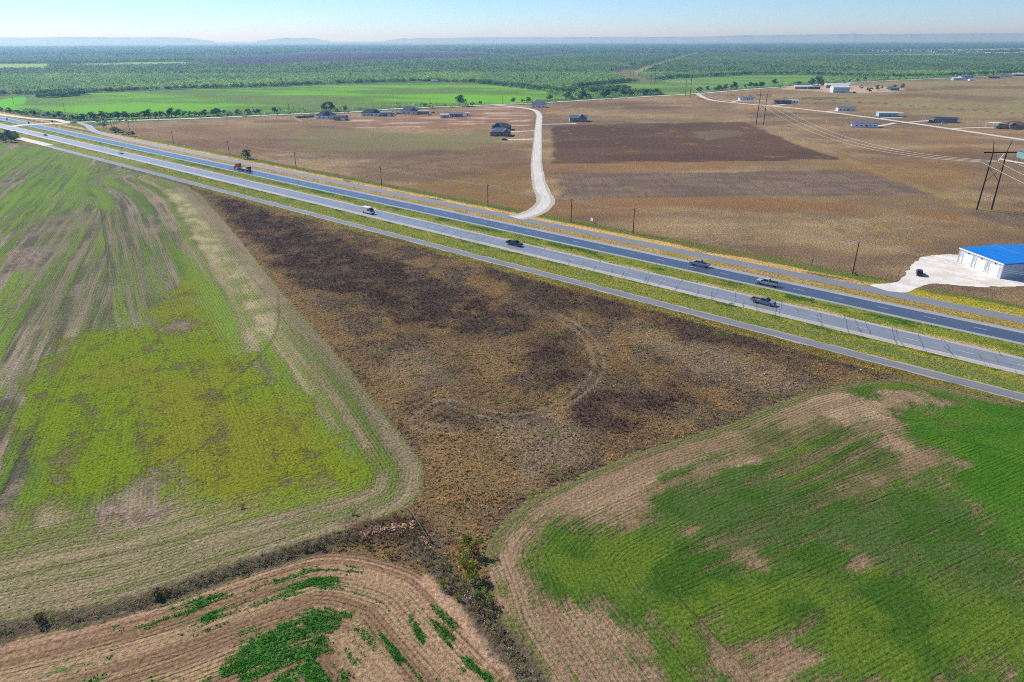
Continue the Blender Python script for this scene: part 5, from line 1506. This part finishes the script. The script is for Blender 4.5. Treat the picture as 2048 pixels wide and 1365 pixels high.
# vehicles standing at the homes
for (x, y, rz, c, lab, su) in [(788, 229.5, .2, L(225, 225, 222), 'white van-like car parked beside the slate roofed house', True), (797, 228.8, -.2, L(40, 44, 54), 'dark car parked next to the slate roofed house', True), (860, 231, .1, L(160, 170, 180), 'pale grey car under the end of the white canopy', False), (866, 226.3, 1.2, L(70, 40, 50), 'dark maroon car standing in the dirt yard', False), (1009, 281, 0.0, L(30, 40, 60), 'dark car on the driveway below the lower brick house', False), (1709, 186.3, .2, L(36, 44, 60), 'dark tractor-like car right of the metal barn', True), (1888, 247.8, -.2, L(190, 196, 200), 'pale car in front of the grey green home', False), (1997, 256.2, -.1, L(215, 220, 226), 'white car under the tall white carport', True), (1862, 244.5, .3, L(60, 48, 50), 'dark car at the end of the carport driveway', True), (1680, 221.5, .2, L(60, 150, 200), 'bright blue tarp covered car beside the cream mobile home', True), (1089, 214.8, 0, L(46, 30, 60), 'dark car beside the house at the gravel bend', False)]:
    car('parked_car', x, y, rz, paint('yard_%d' % x, c), lab, su)

# ------------------------------------------------------------------ far mesas
def mesa(name, dist, prof, label, depth=3500.0, seed=0):
    """prof: (photo x, photo y of the rim); a long table hill with a sloping scarp and real depth"""
    xs = np.arange(prof[0][0], prof[-1][0] + 1, 4.0)
    ytop = np.interp(xs, [q[0] for q in prof], [q[1] for q in prof])
    X = []; Z = []
    for x, y in zip(xs, ytop):
        a, b_ = x - 1024.0, 682.5 - y
        a, b_ = a * cR - b_ * sR, a * sR + b_ * cR
        dy, dz = cT + b_ / F * sT, -sT + b_ / F * cT
        t = dist / dy
        X.append(a / F * t); Z.append(H + dz * t)
    X, Z = np.array(X), np.array(Z)
    Z = np.maximum(Z, 2) + (fbm(X, X * 0, 260, 4, seed) - .5) * 9 * (Z > 40)
    rowsY = [(-900, 0.0), (-550, .22), (-250, .55), (-60, .92), (0, 1.0), (depth * .5, 1.0), (depth, .9), (depth + 600, 0.0)]
    n = len(X); V = []
    for k, (dy_, kz) in enumerate(rowsY):
        wig = (fbm(X + k * 37, X * 0 + k, 500, 3, seed + k) - .5) * 320
        V.append(np.column_stack([X * (1 + dy_ / dist), dist + dy_ + wig, Z * kz - (2 if kz == 0 else 0)]))
    V = np.concatenate(V)
    idx = np.arange(n * len(rowsY)).reshape(len(rowsY), n)
    q = np.stack([idx[:-1, :-1], idx[:-1, 1:], idx[1:, 1:], idx[1:, :-1]], -1).reshape(-1, 4)
    me = np_mesh(name, V, quads=q, m=mat('scrubby_mesa_slope', L(104, 112, 84), .95, .1, var=.35, scale=.006), smooth_=False)
    tag(link(bpy.data.objects.new(name, me)), label, 'hill', kind='structure')


mesa('mesa_hill', 17000, [(-500, 74), (-100, 75.5), (60, 75.5), (150, 74.2), (260, 75.3), (300, 74.6), (350, 75.4), (380, 76), (400, 79.5), (430, 83)], 'long flat topped mesa on the left horizon', seed=1)
mesa('mesa_hill', 18500, [(515, 82), (540, 79), (560, 77), (570, 75.8), (585, 76.6), (610, 76.2), (630, 77.2), (645, 80.5), (660, 82)], 'small isolated mesa left of the middle horizon', 1500, seed=2)
mesa('mesa_hill', 19500, [(770, 81.5), (790, 79.5), (800, 76.8), (812, 77), (816, 78.6), (825, 77.2), (840, 76), (880, 76.6), (920, 75.5), (1000, 75), (1100, 74.8), (1112, 75.8), (1130, 74.5), (1300, 74.5), (1420, 73.5), (1460, 71.5), (1560, 70), (1640, 69), (1690, 68.5), (1702, 67.8), (1708, 65.8), (1716, 68), (1740, 69), (1820, 68.2), (1930, 67.2), (2100, 66), (2600, 64)], 'long low mesa along the middle and right horizon', seed=3)

# ------------------------------------------------------------------ air
hz = MB().box(-45000, 45000, -400, 95000, -1.0, 262)
o = hz.build('haze', None)
b = NB('pale_blue_air')
vp = b.N.new('ShaderNodeVolumePrincipled')
vp.inputs['Color'].default_value = (.31, .60, 1.0, 1)
vp.inputs['Absorption Color'].default_value = (1, 1, 1, 1)
vp.inputs['Density'].default_value = 1.3e-4
vp.inputs['Anisotropy'].default_value = 0.3
b.Lk.new(vp.outputs[0], b.out.inputs['Volume'])
o.data.materials.append(b.m)
tag(o, 'thin blue haze over the distant plain', 'haze', kind='stuff')

# ------------------------------------------------------------------ light, sky, camera
SUN_AZ = math.atan2(-.80, .60)          # clockwise from +Y
SUN_EL = math.radians(38)
w = bpy.data.worlds.new('World'); SC.world = w; w.use_nodes = True
nt = w.node_tree
sky = nt.nodes.new('ShaderNodeTexSky'); sky.sky_type = 'NISHITA'; sky.sun_disc = False
sky.sun_elevation = SUN_EL; sky.sun_rotation = SUN_AZ % (2 * math.pi)
sky.air_density = .75; sky.dust_density = 0.0; sky.ozone_density = 5.0
bg = nt.nodes['Background']; bg.inputs[1].default_value = .088
wb = nt.nodes.new('ShaderNodeMix'); wb.data_type = 'RGBA'; wb.blend_type = 'MULTIPLY'; wb.inputs[0].default_value = 1.0
wb.inputs[7].default_value = (.82, .96, 1.15, 1)      # camera white balance for the sky
nt.links.new(sky.outputs[0], wb.inputs[6]); nt.links.new(wb.outputs[2], bg.inputs[0])
sl = bpy.data.lights.new('sun', 'SUN'); sl.energy = 4.2; sl.angle = math.radians(.5); sl.color = (1, .955, .89)
so = link(bpy.data.objects.new('sun', sl))
sd = Vector((math.sin(SUN_AZ) * math.cos(SUN_EL), math.cos(SUN_AZ) * math.cos(SUN_EL), math.sin(SUN_EL)))
so.rotation_euler = sd.to_track_quat('Z', 'Y').to_euler()
so.location = (0, 0, 200)

cam = bpy.data.cameras.new('camera'); co = link(bpy.data.objects.new('camera', cam))
cam.sensor_width = 36; cam.lens = 36 * F / 2048; cam.clip_start = .5; cam.clip_end = 200000
co.matrix_world = Matrix.Translation((0, 0, H)) @ Matrix.Rotation(math.pi / 2 - TH, 4, 'X') @ Matrix.Rotation(RO, 4, 'Z')
SC.camera = co
SC.view_settings.view_transform = 'Standard'; SC.view_settings.look = 'None'
SC.view_settings.exposure = 0.55; SC.view_settings.gamma = 1
SC.render.engine = 'CYCLES'
SC.cycles.use_denoising = False
SC.cycles.filter_width = 1.0
SC.cycles.max_bounces = 4; SC.cycles.diffuse_bounces = 2; SC.cycles.glossy_bounces = 2; SC.cycles.volume_bounces = 0
SC.cycles.transmission_bounces = 2
